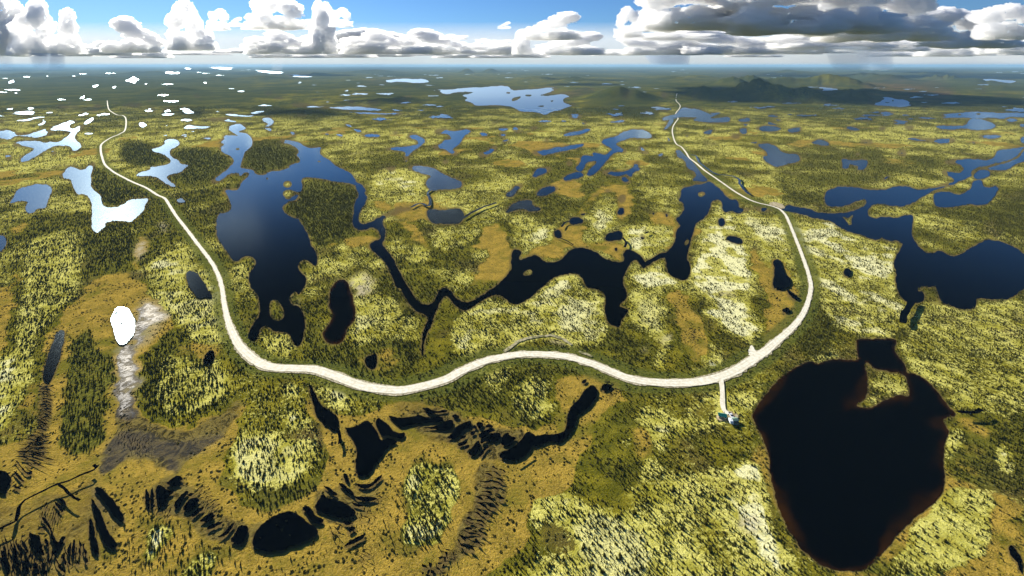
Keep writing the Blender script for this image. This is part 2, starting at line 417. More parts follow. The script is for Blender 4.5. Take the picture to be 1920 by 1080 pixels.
R 1240,930 1310,870 1420,840 1520,760 1610,660 1650,590 1720,580 1830,690 1920,690 1880,770 1800,790 1740,790 1700,880 1620,950 1520,1000 1400,1010 1280,990
O 110,120 160,50 240,30 330,30 400,5 K 420,960 440,900 500,850 540,780 600,730 640,770 640,820 600,880 540,930 490,960 480,1010 460,1060 O 450,10 360,95 290,75 210,110 150,110
K 680,730 720,725 760,745 700,785 670,775
K 520,710 560,690 555,720 530,728
N 970,0 1080,20 1110,15 1110,50 1060,60 1000,40
N 0,760 60,690 150,630 250,605 330,640 380,690 440,720 470,770 440,800 330,850 200,900 100,915 30,900 M 1890,870 1905,790 | N 145,705 160,705 158,722 147,720 | N 215,675 240,672 238,690 220,692 | N 180,740 205,738 200,760 185,762 | N 240,785 262,785 258,800 | N 20,805 40,803 38,820
N 435,590 460,540 500,470 530,510 620,525 690,560 740,600 750,630 690,660 600,655 500,620
N 335,580 390,565 430,610 440,640 510,670 500,700 430,700 400,660
N 495,410 550,430 615,480 600,495 560,480
N 615,395 650,400 720,450 740,500 830,500 920,510 880,530 820,540 760,520 690,470 640,430
N 750,400 850,410 900,360 950,330 940,360 890,410 830,445 770,430
N 650,320 685,330 700,400 670,380
N 640,690 680,685 740,700 680,718
N 690,740 720,720 755,735 700,775
N 650,880 690,840 780,790 830,780 800,820 720,860
N 710,540 760,550 820,570 760,580
M 680,500 720,560 770,650 800,740 860,830 885,870 840,900 790,860 760,790 720,700 700,600
M 670,650 700,700 740,900 745,940 710,930 680,870 670,760
M 740,420 800,480 880,560 940,680 900,690 840,630 780,540 700,440
M 1175,410 1220,420 1250,450 1320,450 1260,500 1250,560 1185,580 1170,500
M 1280,370 1330,335 1380,365 1340,385 1370,400 1300,430 1240,400
M 1365,600 1400,540 1470,500 1495,520 1470,570 1410,620
M 1490,690 1530,650 1590,610 1615,650 1560,690
M 1720,830 1770,760 1800,710 1860,720 1860,770 1830,850 1770,860
M 1300,560 1350,490 1400,450 1420,470 1370,530 1320,600
M 1430,640 1480,590 1540,570 1500,620 1450,660
M 1545,750 1580,710 1640,690 1680,690 1630,720 1570,750
M 1620,810 1690,760 1740,700 1760,700 1740,740 1690,800
M 1400,490 1430,470 1465,475 1430,500
M -60,300 0,300 50,310 90,370 80,400 50,440 60,480 0,470 -60,470
M 110,215 160,270 200,320 245,300 240,335 200,335 140,260
M 170,220 200,240 245,275 220,270
M 100,300 150,340 190,390 160,385 120,340
M 100,410 150,430 160,445 110,440
M 0,910 40,900 70,1000 75,1090 50,1090 20,980
M 90,890 120,880 140,1000 165,1090 135,1090
M 120,850 140,860 170,940 230,1010 240,1080 200,1000
M 150,820 190,850 220,920 200,930
M 210,760 260,790 300,790 310,870 340,950 290,930 240,870
M 330,830 345,810 370,860 350,890
M 430,990 460,1020 500,1080 440,1050
M 460,950 480,930 500,1010 490,1020
M 500,900 540,830 530,920 510,980
M 545,830 565,820 565,900 545,1000
M 300,650 340,660 380,720 410,820 440,850 460,800 500,800 470,860 430,930 400,850 370,740
M 285,725 340,725 345,738 300,738
M 400,530 440,550 480,620 450,610
M 430,510 480,520 500,570 470,560
M 160,980 200,990 215,1090 185,1090
M 240,1010 280,990 300,1090 260,1090
M 310,980 340,1010 350,1090 320,1090
M 0,985 15,975 20,1000 0,1010
M 635,950 660,970 660,1000 640,1000
M 1085,450 1110,440 1125,600 1110,600
M 1125,460 1150,420 1150,590 1135,600
H 35,880 90,870 110,930 130,990 165,1010 170,1075 L 100,20 30,10 H 50,980
L 140,10 210,60 240,90 200,100 150,50
L 100,170 150,150 170,190 120,195
H 565,970 585,935 615,945 622,980 600,1005 575,995
L 55,90 75,70 75,95"""
# streams: width in metres, then the course
STREAMS = """5 F 1160,490 1230,460 1290,478 1308,455 1300,415 1288,385 1320,345
5 G 1340,90 1380,100 1400,140 1450,185 1530,235 1640,250 1700,275 1710,310 1740,355 1780,390
5 F 1550,575 1620,530 1700,490 1760,470 1800,455
5 L 1090,112 1050,170 1020,230 1010,290
2.5 L 1420,965 1500,970 1560,970 1600,945
2 G 320,710 400,740 460,775
3 G 370,640 400,605 440,595
3 G 830,720 855,760 845,795
3 G 995,690 1025,675
1.6 M -40,785 0,775 60,745 120,720 135,650 150,600 200,550 260,520 320,490 420,440 520,410 600,370 720,320 700,290
1.2 M 440,440 480,470 540,530 600,560
1.5 O 0,225 60,190 120,150
2 N 600,0 625,60 628,130"""
# string pools: course along the fen, length px, thickness px, spacing px, seed
STRINGS = """58 3 5.5 M 280,10 270,60 290,120 280,200 260,260
46 5 9.5 M -20,960 120,950 260,930 420,960 560,930 640,920
24 2.6 5.5 I 345,720 345,800 350,900 335,1000 300,1078
44 5 9 N 1810,270 1770,370 1750,480 1710,560 1670,640 1640,730 1600,840 1560,880
26 6 10 N 1480,910 1430,960 1390,1010 1300,1060 1240,1085
30 2.2 6 M 290,40 300,90 290,140 280,190
24 2.5 7 I 345,740 345,820 350,900 340,1000 330,1075
26 2 6 N 850,900 830,930 800,980 760,1010
30 2.5 8 N 620,700 600,750 560,770
40 4 12 M 30,1000 110,1000 200,1010 300,1020
50 3 6 M 20,900 90,880 160,860 240,900
56 3.5 7 M 60,1060 160,1040 260,1060 380,1070
34 2.2 5 M 300,600 380,620 470,640
30 2 5 I 340,840 320,960 300,1075
34 2.4 6 M 250,10 240,110 230,200
26 2.4 6 M 1120,520 1200,600 1280,640
20 2 5 I 900,900 950,1000 1000,1070
24 2 5 M 860,30 1000,90 1150,110
26 2.4 6 M 1480,420 1560,520 1650,620
18 2 5 N 600,640 700,680 800,650
22 2.2 6 N 900,430 930,500 870,560
18 2.5 7 K 700,740 760,800 690,870
14 1.6 5 K 1360,300 1370,350 1350,410 1380,460
20 2.5 8 N 800,600 860,640 820,690"""
ROAD = "S 201,189 A 815,820 870,860 925,870 945,900 938,975 900,1005 830,1035 765,1080 E 755,40 765,100 790,160 850,210 930,255 1010,295 1100,335 1180,385 1235,410 1270,460 1320,540 1390,630 1450,710 1520,800 1580,880 1630,970 1660,1060 I 1680,110 1705,230 1745,340 1800,440 1880,520 J 0,548 60,580 150,600 300,605 430,612 520,635 640,680 760,725 880,755 1000,768 1100,768 1220,745 1340,715 1440,680 1540,625 1640,580 1750,540 1850,520 K 0,508 100,498 250,500 400,515 520,545 640,585 760,635 860,675 980,700 1100,712 1250,715 1400,705 1540,675 1660,630 1760,570 1850,510 L 0,460 80,390 160,320 230,245 280,160 310,70 H 322,1070 310,1000 285,920 250,820 210,720 170,620 140,550 100,500 60,478 G 1920,460 1850,445 1780,420 1700,375 1600,310 1500,240 1430,190 1380,145 1330,105 1305,65 1270,25 1230,0 C 1205,1010 1205,960 1225,920 1245,890 1225,865 1235,840 1255,815 1260,790 1230,760 1240,735"
DRIVE = "K 1569,690 1572,720 1575,760 1578,800 1578,860 1590,920 1625,950"
TRACKS = """3 K -60,480 0,440 80,390 180,370 300,360 380,385 450,430
2.5 K 500,480 560,500 600,520"""
PADS = """K 1600,915 1650,935 1700,950 1690,1000 1640,1010 1600,1000 1560,1000 1530,990 1540,950 1575,945
K 1770,520 1785,440 1800,430 1830,480 1860,495
H 0,455 20,435 80,440 130,470 120,490 60,474
D -700,1100 -690,1095 -680,1104"""
# ground cover: every zone is strength, then outlines
BOG = """1 S 150,565 165,535 195,510 235,508 265,530 300,565 328,605 322,622 290,640 265,670 258,760 275,790 330,800 400,785 455,755 452,800 440,830 415,850 400,900 440,940 500,950 560,940 600,910 620,860 610,820 590,790 575,750 582,735 610,770 650,790 700,780 740,760 800,750 860,790 920,780 960,810 1030,800 1060,750 1100,710 1150,720 1160,745 1120,800 1090,850 1080,900 1000,960 990,1020 930,1060 880,1120 -200,1120 -200,850 50,840 80,760 75,700 90,640 110,600
.9 S 1250,560 1262,545 1290,560 1310,590 1325,640 1320,680 1300,685 1285,640 1265,600
.9 F 850,430 960,420 1040,460 1000,510 900,490
.8 F 980,590 1100,570 1200,610 1250,680 1330,780 1330,820 1270,790 1200,720 1140,770 1180,690 1100,620
1 F 1700,630 1790,590 1870,650 1880,740 1920,800 1910,950 1800,1050 1600,1060 1640,950 1700,880 1770,850 1760,790 1650,780 1590,790 1680,720
1 G 20,870 130,800 200,770 330,730 310,650 420,590 480,610 560,600 540,700 560,740 660,750 700,730 800,730 860,790 830,880 760,870 640,800 520,770 400,820 370,870 240,880 200,840
.9 G 600,370 680,320 760,300 900,310 870,340 920,400 900,520 840,560 800,600 770,560 790,440 790,380 740,360 640,390 590,450 520,530 440,540 560,440
.8 G 1000,520 1100,500 1200,520 1260,600 1230,640 1100,610 1040,680 980,680 1060,610
.8 K 280,700 420,680 560,640 700,680 840,740 850,800 820,870 700,900 560,1000 480,1078 O 0,880 50,800 120,600 200,450 430,370 470,250 500,100
1 S 1440,475 1470,480 1490,530 1500,570 1480,605 1450,640 1430,640 1440,560
.8 G 1780,780 1860,780 1880,900 1920,950 1920,1080 1860,1080 1800,900
.7 E 140,590 210,570 200,640 120,700 60,660
.8 I -200,0 130,0 80,250 20,480 0,520 -200,600
.8 E 1010,680 1100,700 1150,780 1050,850 1040,960 1000,1000
.7 E 60,1080 120,960 180,1000 120,1080
.9 J 720,450 870,440 1030,450 1110,560 1080,640 900,650 780,580
.8 F 520,680 560,650 630,730 600,790 520,770
.5 F 490,400 560,400 650,490 620,510 560,460
.6 K 60,800 N 1590,330 1660,300 1700,420 1600,560 1590,480
.6 L 1330,980 1600,980 1680,1040 1650,1090 P 1660,150 1560,350 1430,300 1360,150 1380,0
.6 P 1720,800 1800,650 1960,650 1960,1120 1700,1120
.5 E 370,850 420,880 400,1000
.5 B 760,900 900,905 1080,915 1160,915 1100,940 950,940
.4 B 950,960 1150,930 1180,960 1000,985
.5 C 390,750 480,735 440,765
.5 E 940,0 990,0 980,30 950,30
.5 A 940,1010 1000,1000 990,1060 930,1080
.7 G 0,790 50,800 60,830 0,850
.6 D 1500,1075 1620,1065 1640,1085
.9 N 680,20 760,130 745,330 700,300 690,150
.5 C 1680,1040 1920,1030 1920,1085 1720,1085
.6 K 1530,970 1640,850 1780,870 1800,960 1700,1020 1600,1030
.7 L 0,60 60,60 240,110 200,200 60,330 0,400"""
WET = """1 S 225,650 245,640 258,660 256,740 262,780 300,800 360,800 440,770 455,790 400,820 350,860 340,900 320,880 270,860 230,860 200,890 180,880 215,830 220,760
.5 M -200,430 100,560 320,470 560,420 700,300 780,420 900,560 960,700 740,960 700,1100 -200,1100
.7 M 850,20 1100,60 1400,60 1600,10 1640,40 1400,180 1340,300 1280,220 1100,180 1000,190 800,310 720,320
.9 I 1040,120 1150,120 1250,220 1100,280 1030,480 1010,400 1020,280
.6 I 1740,850 1830,780 1830,880 1700,1040 1560,1080 1520,1040
.6 I 280,720 380,720 400,1080 260,1080
.5 M 120,30 400,20 400,190 200,220 100,200
.6 N 1650,720 1760,720 1780,800 1640,900 1600,860
.4 R 0,0 300,60 500,300 800,380 1350,560 1250,980 900,1000 600,800 400,680 0,580
.7 M 1080,400 1350,330 1500,480 1640,600 1900,700 1900,900 1650,870 1400,690 1180,630
.7 N 1650,240 1870,250 1880,480 1780,700 1640,900 1400,1080 1220,1090 1460,870 1590,600
.6 N 470,390 760,400 980,320 950,540 860,660 600,720 430,560
.7 R -50,180 300,190 560,300 900,400 1250,520 1700,560 1650,980 1200,1040 700,940 380,720 -50,600
.6 M 1840,680 2000,640 2100,800 1950,900
.5 Q 1500,250 1720,130 1920,150 1920,470 1600,480 1300,430"""
LICHEN = """1 S 1310,460 1345,380 1360,376 1372,400 1385,440 1400,470 1410,540 1405,580 1430,620 1410,650 1385,630 1370,600 1350,570 1330,560 1290,520 1300,490
.75 S 1345,378 1395,390 1460,405 1480,440 1500,500 1440,480 1420,440
.9 S 1450,405 1490,420 1570,410 1620,440 1690,455 1680,480 1675,520 1690,560 1700,575 1680,640 1600,630 1550,600 1540,560 1520,520 1500,470
.72 S 1700,600 1740,560 1800,575 1900,560 2100,580 2100,780 1860,775 1800,770 1760,720 1700,690 1690,640
.8 S 655,545 690,545 740,555 760,590 800,610 790,635 740,640 680,645 650,640 660,600
.85 S 850,600 900,565 980,560 1020,530 1080,520 1130,550 1140,610 1130,640 1090,650 1040,640 960,650 900,665 850,660
.8 S 430,830 470,812 530,820 600,830 590,870 550,900 500,920 440,910
.85 S 755,900 790,860 840,870 870,900 860,950 830,990 800,1020 745,1010 770,960
.8 S 970,720 1000,700 1020,720 1030,770 1010,790 980,780 960,750
.85 S 605,725 640,720 665,745 660,770 620,760
.8 S 540,720 565,720 565,760 540,745
.85 S 535,775 575,770 580,795 545,800
.7 S 880,690 930,680 960,690 940,740 900,720
.9 S 290,990 320,1000 300,1050 265,1060
.8 S 355,1040 390,1030 410,1060 390,1110 340,1110
.8 S 1210,860 1240,880 1330,880 1400,870 1420,930 1440,1000 1490,1060 1500,1120 960,1120 930,1080 1000,1060 1030,1010 1000,980 1000,930 1060,920 1130,950 1170,920 1190,900
1 S 1360,880 1420,860 1440,930 1450,1000 1500,1070 1440,1060 1390,960
.8 S 1098,835 1115,818 1135,825 1120,845
.8 S 1160,820 1182,818 1175,850 1155,845
.85 S 1220,810 1250,800 1245,845 1222,842
.7 S 1180,770 1220,760 1280,790 1300,760 1320,740 1400,730 1425,745 1400,790 1300,810 1240,830 1200,800
.8 S 1185,540 1235,545 1255,580 1240,610 1255,650 1250,690 1225,680 1240,640 1215,620 1180,600
1 S 1318,660 1335,650 1358,665 1345,690 1325,685
1 S 1320,580 1340,570 1410,600 1390,640 1340,610
.7 S 1780,910 1850,910 1870,960 1860,1000 1830,1060 1700,1100 1660,1070 1700,1000
.8 S 1775,810 1810,810 1800,850 1775,870
.9 S 1872,820 1895,820 1905,890 1870,890
.8 G 820,680 930,590 1020,600 1130,620 1200,620 1220,720 1150,800 1050,850 980,870 900,790 850,740
.8 G 540,680 600,600 620,420 720,370 790,430 770,560 700,640 650,740 560,740
.7 G 0,530 150,520 280,640 280,740 100,790 0,780
.9 G 890,950 1000,960 1130,870 1160,980 1290,1080 890,1080
.8 F 1130,850 1230,740 1310,820 1280,900 1160,890
.9 F 1590,830 1650,790 1760,790 1730,870 1640,890
.8 F 1480,1020 1600,900 1640,980 1600,1060
.65 F 840,270 960,200 1130,190 1270,240 1270,330 1290,470 1060,440 870,400
.6 F 1320,370 1560,345 1920,300 1920,460 1600,520 1400,490 1310,440
.7 F 1520,600 1740,500 1900,460 1920,540 1700,620 1640,720 1540,760
.7 F 1340,620 1500,620 1600,680 1560,760 1400,830 1300,740
.8 F 870,860 940,850 960,920 880,950
.8 F 700,1000 820,970 940,1060 900,1090 700,1090
.7 F 620,740 850,760 830,830 740,900 640,900
.7 J 40,310 200,330 260,420 240,520 80,520
.8 G 640,800 700,790 740,850 680,860
.9 I -200,520 60,500 150,430 240,480 220,800 60,1000 M -200,200
.8 E 200,700 620,640 620,1080 I 500,120 350,250 230,500 100,400 160,150 E 160,1080
.7 L 260,500 500,450 520,520 400,560 280,540
.7 L 750,650 1040,680 1040,790 740,880
.8 E 1120,840 1600,900 1640,1080 I 1750,400 1500,470 1340,240 1100,40
.8 I 1150,480 1700,560 1740,800 1400,950 1180,900
.5 H 130,560 450,570 600,680 560,860 560,1000 400,1000 200,640"""  # right-hand strengths lowered, putting the dimmer light there into the ground colour
FOREST_AND_SHADE = """1 A 1000,1060 1120,1070 E 1280,100 1280,140 1150,165 1000,170 900,100 900,0
1 F -100,0 250,0 330,110 330,140 90,215 0,230 E 1810,170 1830,60
1 E 1280,90 1340,20 1640,50 1760,140 1640,240 1560,290 1350,290 1250,240 1400,180
.9 F 340,255 700,295 775,370 730,520 740,630 640,760 430,760 330,560 200,500
.8 E 690,150 800,220 1060,330 1200,400 1000,410 880,470 760,460 690,330
.9 I 520,380 700,260 760,480 890,520 870,700 800,860 780,1080 M 780,100 640,200 500,180 430,50 I 470,700
.5 I 1130,460 1280,280 1420,420 1650,620 1740,780 1600,940 1300,980 1100,900 1060,620
.5 E 780,600 980,590 1010,680 1020,800 940,1000 700,760 650,680 
.45 E 640,640 840,720 900,960 840,1040 700,900 620,800
.35 E 160,1080 200,640 620,640 620,1080
.8 L 340,0 420,0 480,480 380,520 180,480 230,300
.8 L 1440,480 1500,640 1460,600 1420,500
.8 L 0,730 200,560 320,545 160,640 O 1880,0 K 1790,900 1840,820 1880,770
.7 J 360,330 440,260 480,320 520,420 640,430 1000,390 1220,400 1230,500 1000,720 700,640 500,600 380,560
.6 J 1400,690 1520,640 1880,560 1920,560 1900,860 1600,890 1440,800
.7 K 0,540 250,520 560,570 500,660 250,640 220,900 200,1040 0,1000
.6 K 640,330 820,300 900,400 1000,520 1000,680 700,590 500,520 450,440
.7 K 1640,480 1740,470 1760,540 1640,600
.6 M 560,960 850,580 1400,560 1700,800 1900,1000 1900,1090 1000,1090 900,1000
.6 N 860,700 1000,560 1150,300 1200,120 1500,200 1600,400 1480,560 1440,760 1340,880 1100,1000 950,960
.6 N 0,450 300,380 500,280 420,500 150,620 0,640
.5 N 60,950 300,900 600,880 700,950 300,1080 60,1080
.6 P 1330,100 1430,20 1700,20 1700,250 1920,260 1920,480 1500,340 1350,320
.6 P 400,1000 900,950 1280,1000 1300,1090 400,1090
.5 H 100,0 900,60 850,300 500,320 400,420 200,470 100,430 60,200
.5 H 1240,480 1500,460 1920,380 2100,400 2100,1080 1800,740 1600,720 1400,560
.6 H 750,130 1260,100 1300,200 1000,220 800,300
.8 C 520,800 680,700 800,610 900,610 1000,680 1100,760 1100,900 900,900 700,820
.8 D 480,720 800,660 800,760 600,780
1 C 1000,600 1250,650 1500,620 1800,600 D 0,600 200,600 480,680 780,700 760,780 400,760 60,720 C 1820,750 1560,770 1250,730 1200,680 1020,650
1 D 60,545 400,540 700,560 740,620 480,640 200,580 0,580
.8 B 800,640 1000,620 1200,640 1100,680 820,700
1 B 820,740 900,710 1060,700 1100,740 960,790 830,780
1 B -60,800 560,830 600,860 300,880 0,850
1 A 1340,830 1540,830 1500,890 1340,850
.6 A 100,560 1900,560 1900,800 1300,800 1000,740 400,780 0,760
.5 D 1300,720 1920,720 1920,830 1350,820
1 C 360,580 560,585 540,615 380,610"""  # strongest far patches also put cloud shade into the ground colour
RUST = """1 D 700,620 960,600 1300,610 1400,680 1380,760 1120,780 1080,740 850,700 740,700
.8 C 1540,590 1700,530 1860,600 1780,610
.5 D 120,590 440,640 300,620
.6 H 1600,600 1700,610 1760,700 1660,690
.5 B 800,600 1000,590 960,640 800,640
.5 D 1400,560 1900,570 1900,590 1400,580
.5 L 1840,130 1930,90 1950,220 1850,230"""
PALE = """.8 F 720,1010 800,980 870,1010 900,1060 J 850,20 780,70 720,20
.9 E 1040,720 1100,740 1060,880 1020,860
.6 J 260,100 300,90 300,120 270,125
.6 K 1540,20 1660,0 1670,60 1580,90
.6 K 960,440 1010,430 960,480
.7 K 1110,370 1190,350 1170,420 1110,420
.5 K 300,380 420,420 440,460 320,450
.8 I 1080,110 1150,100 1280,220 1200,290 1060,270
.5 I 930,460 1010,440 1010,700 930,720
.7 E 1180,610 1260,600 1270,640 1200,660
.6 O 1700,640 1850,600 1880,760 1650,800"""

HEATH = """.9 O 480,330 640,240 760,380 930,490 830,640 700,620 600,460
.8 O 1440,170 1620,60 1680,250 1500,290
.9 O 250,680 360,680 500,860 380,930 200,850
.7 O 560,0 1020,0 1030,150 800,240 700,160 640,280 480,340 500,120
.8 K 1380,900 1500,860 1540,960 1420,1060 1340,1000
.8 K 900,560 1100,640 1400,660 1560,600 1600,680 1300,720 1000,700
.7 K 560,410 740,460 860,560 700,560
.7 K 1180,420 1300,500 1320,640 1200,640
.7 J 1150,300 1290,230 1420,80 1560,180 1460,260 1480,420 1400,520 1260,540 1240,400
.6 J 1240,540 1420,540 1380,700 1100,760 900,740 1100,680
.6 J 60,640 420,660 380,760 240,700 60,720
.8 N 1480,220 1660,300 1580,560 1440,640 1500,400
.7 K 300,1000 560,900 640,1000 520,1080 
.9 G 1010,390 1090,380 1110,440 1030,445
.6 H 120,540 200,640 250,820 300,980 240,940 180,760
.7 J 180,590 440,590 560,640 400,640
.7 F 780,640 900,620 940,690 860,720 760,720"""
GLOSS = """1 I 890,400 1030,420 1030,850 1000,960 880,960 890,700
.9 I 1040,110 1150,110 1280,220 1150,300 1040,480 1000,420
.16 M 850,0 1300,40 1330,180 1360,330 1290,340 1240,200 1000,180 820,300 720,300 800,160
.14 M 1250,60 1640,0 1660,50 1400,190 1330,200
.14 M 640,400 760,420 960,660 900,700 760,540"""
# ------------------------------------------------------------------ turning the survey into maps
RX0, RX1, RY0, RY1 = -320, 2240, 123, 1240
RW, RH = RX1 - RX0, RY1 - RY0
def fill(rings, out, val=1.0):
    """even-odd scanline fill of photo-space rings into a map"""
    ys = np.concatenate([r[:, 1] for r in rings])
    y0 = max(RY0, int(math.floor(ys.min()))); y1 = min(RY1 - 1, int(math.ceil(ys.max())))
    segs = np.concatenate([np.concatenate([r, np.roll(r, -1, 0)], 1) for r in rings])
    for y in range(y0, y1 + 1):
        yc = y + 0.5
        a, b = segs[:, 1], segs[:, 3]
        m = (a <= yc) != (b <= yc)
        if not m.any(): continue
        s = segs[m]
        xs = np.sort(s[:, 0] + (yc - s[:, 1]) / (s[:, 3] - s[:, 1]) * (s[:, 2] - s[:, 0]))
        row = out[y - RY0]
        for k in range(0, len(xs) - 1, 2):
            i0 = max(0, int(math.ceil(xs[k] - 0.5)) - RX0); i1 = min(RW, int(math.floor(xs[k + 1] - 0.5)) + 1 - RX0)
            if i1 > i0: row[i0:i1] = np.maximum(row[i0:i1], val)
def blur(a, r):
    for ax in (0, 1):
        for _ in range(2):
            p = np.pad(a, [(r + 1, r) if k == ax else (0, 0) for k in (0, 1)], mode='edge')
            c = np.cumsum(p, axis=ax)
            a = (c[2 * r + 1:] - c[:-2 * r - 1]) / (2 * r + 1) if ax == 0 else (c[:, 2 * r + 1:] - c[:, :-2 * r - 1]) / (2 * r + 1)
    return a
def jitter(ring, amp=0.13, step=2.6, seed=0):
    """shoreline: split every edge until short, nudging the new points sideways"""
    rs = np.random.RandomState(seed)
    P = [tuple(p) for p in ring]
    for it in range(5):
        Q, done = [], True
        for i, p in enumerate(P):
            q = P[(i + 1) % len(P)]
            Q.append(p)
            dx, dy = q[0] - p[0], q[1] - p[1]
            L = math.hypot(dx, dy)
            v = max(2.0, (p[1] + q[1]) / 2 - HZ)
            flat = min(1.0, .22 + v / 380.0)
            if L > (step if v > 130 else .55 * step):
                done = False
                k = rs.uniform(-amp, amp)
                Q.append(((p[0] + q[0]) / 2 - dy * k, (p[1] + q[1]) / 2 + dx * k * flat))
        P = Q
        if done: break
    return np.array(P)
def soften(ring):
    """one corner-cutting pass"""
    n = np.roll(ring, -1, 0)
    return np.stack([ring * 0.78 + n * 0.22, ring * 0.22 + n * 0.78], 1).reshape(-1, 2)

water_rings = []            # (name, [rings])
for name, text in LAKES.items():
    water_rings.append((name, [pts(t) for t in text.split('|')]))
for ln in PONDS.strip().split('\n'):
    water_rings.append(('pond', [pts(t) for t in ln.split('|')]))
water_rings = [(n, [jitter(soften(r), seed=i * 7 + k) for k, r in enumerate(rs)]) for i, (n, rs) in enumerate(water_rings)]

def spline(P, n=8):
    P = np.asarray(P, float)
    Q = np.vstack([2 * P[0] - P[1], P, 2 * P[-1] - P[-2]])
    t = np.linspace(0, 1, n, endpoint=False)[:, None]
    out = []
    for i in range(1, len(Q) - 2):
        a, b, c, d = Q[i - 1], Q[i], Q[i + 1], Q[i + 2]
        out.append(0.5 * ((2 * b) + (-a + c) * t + (2 * a - 5 * b + 4 * c - d) * t ** 2 + (-a + 3 * b - 3 * c + d) * t ** 3))
    out.append(P[-1:])
    return np.concatenate(out)
# string pools: wavy slots lying across the flow of the fen
for si, ln in enumerate(STRINGS.strip().split('\n')):
    L, T, D, rest = ln.split(' ', 3)
    L, T, D = float(L), float(T), float(D)
    rs = np.random.RandomState(40 + si)
    c = spline(pts(rest), 30)
    seg = np.concatenate([[0], np.cumsum(np.hypot(*np.diff(c, axis=0).T))])
    pos = D * 0.5
    while pos < seg[-1]:
        x = np.interp(pos, seg, c[:, 0]); y = np.interp(pos, seg, c[:, 1])
        x2 = np.interp(pos + 2, seg, c[:, 0]); y2 = np.interp(pos + 2, seg, c[:, 1])
        tx, ty = x2 - x, y2 - y
        n = math.hypot(tx, ty) + 1e-6; tx /= n; ty /= n
        l = L * rs.uniform(0.55, 1.1); th = T * rs.uniform(0.5, 1.15); ph = rs.uniform(0, 6)
        off = rs.uniform(-.22, .22) * L; bow = rs.uniform(1.5, 4.0)
        for (k0, k1) in (((-.5, .5),) if rs.rand() < .55 else ((-.5, -.04), (.05, .5))):
            s = np.linspace(k0, k1, 14)
            mid = np.sin(s * 7 + ph) * T * .35 + bow * (s * 2) ** 2
            half = th * .5 * np.sqrt(np.clip(1 - ((s - (k0 + k1) / 2) / ((k1 - k0) / 2)) ** 2, 0, 1)) * (0.75 + .4 * np.sin(s * 13 + ph * 2))
            half = np.maximum(half, 0.12)
            up = np.stack([x - ty * (s * l + off) + tx * (mid + half), y + tx * (s * l + off) + ty * (mid + half)], 1)
            dn = np.stack([x - ty * (s * l + off) + tx * (mid - half), y + tx * (s * l + off) + ty * (mid - half)], 1)
            water_rings.append(('pool', [np.vstack([up, dn[::-1]])]))
        pos += D * rs.uniform(0.8, 1.25)

WATER = np.zeros((RH, RW))
for n, rs in water_rings: fill(rs, WATER)
# small lakes scattered over the far plain
rs = np.random.RandomState(5)
for k in range(420):
    v = 9 + 95 * rs.rand() ** 1.5
    x = rs.uniform(-280, 2200)
    if x < 640 and rs.rand() < .62: continue
    w = rs.uniform(3, 13) * (0.5 + v / 90); h = w * rs.uniform(.05, .14) * (0.35 + v / 75)
    y = v + HZ
    if WATER[int(max(0, y - RY0 - 4)):int(y - RY0 + 5), int(x - RX0 - w):int(x - RX0 + w)].max() > 0: continue
    a = np.linspace(0, 2 * math.pi, 14, endpoint=False)
    rr = 0.35 + 1.1 * rs.rand(14)
    sk = rs.uniform(-.5, .5)
    ring = np.stack([x + w * np.cos(a) * rr * (1 + .5 * np.sin(3 * a + k)) + sk * h * np.sin(a) * 7, y + h * np.sin(a) * rr], 1)
    ring = jitter(soften(ring), 0.3, 1.6, k)
    water_rings.append(('pond', [ring])); fill([ring], WATER)

def zone(text):
    m = np.zeros((RH, RW))
    for ln in text.strip().split('\n'):
        s, rest = ln.split(' ', 1)
        fill([soften(pts(rest))], m, float(s))
    return m
Z = {k: zone(t) for k, t in dict(bog=BOG, wet=WET, lichen=LICHEN, forest=FOREST_AND_SHADE, rust=RUST, pale=PALE, heath=HEATH, gloss=GLOSS).items()}
def course(text, n=10): return spline(pts(text), n)
road_c = course(ROAD)
drive_c = course(DRIVE)
streams_c = [(float(l.split(' ', 1)[0]), course(l.split(' ', 1)[1], 12)) for l in STREAMS.split('\n')]
tracks_c = [(float(l.split(' ', 1)[0]), course(l.split(' ', 1)[1], 8)) for l in TRACKS.split('\n')]
def band(c, half_m, out, val=1.0):
    d = np.concatenate([[0], np.cumsum(np.hypot(*np.diff(c, axis=0).T))])
    t = np.arange(0, d[-1], 0.7)
    for x, y in zip(np.interp(t, d, c[:, 0]), np.interp(t, d, c[:, 1])):
        v = y - HZ
        rx = half_m * v / CAMH; ry = max(0.6, half_m * v * v / (FPX * CAMH))
        rx = max(0.6, rx)
        a, b = int(y - ry - RY0), int(y + ry - RY0) + 1
        c0, c1 = int(x - rx - RX0), int(x + rx - RX0) + 1
        out[max(0, a):max(0, b), max(0, c0):max(0, c1)] = val
CLEAR = np.zeros((RH, RW))
band(road_c, 5.5, CLEAR); band(drive_c, 3.5, CLEAR)
for w, c in tracks_c: band(c, w * .7, CLEAR)
for ln in PADS.split('\n'): fill([pts(ln)], CLEAR)
VERGE = np.zeros((RH, RW)); band(road_c, 11, VERGE, 1.0)
STREAM = np.zeros((RH, RW))
for w, c in streams_c: band(c, w * .6, STREAM)
NOTREE = np.maximum(np.maximum(WATER, CLEAR), STREAM)

Wb = {3: blur(WATER, 3), 9: blur(WATER, 8)}
Zs = {k: blur(m, 5) for k, m in Z.items()}
VERGE = blur(VERGE, 2)
def look(m, px, py):
    """bilinear map lookup"""
    x = np.clip(np.asarray(px) - RX0 - 0.5, 0, RW - 1.001); y = np.clip(np.asarray(py) - RY0 - 0.5, 0, RH - 1.001)
    xi = x.astype(int); yi = y.astype(int); fx = x - xi; fy = y - yi
    return (m[yi, xi] * (1 - fx) + m[yi, xi + 1] * fx) * (1 - fy) + (m[yi + 1, xi] * (1 - fx) + m[yi + 1, xi + 1] * fx) * fy

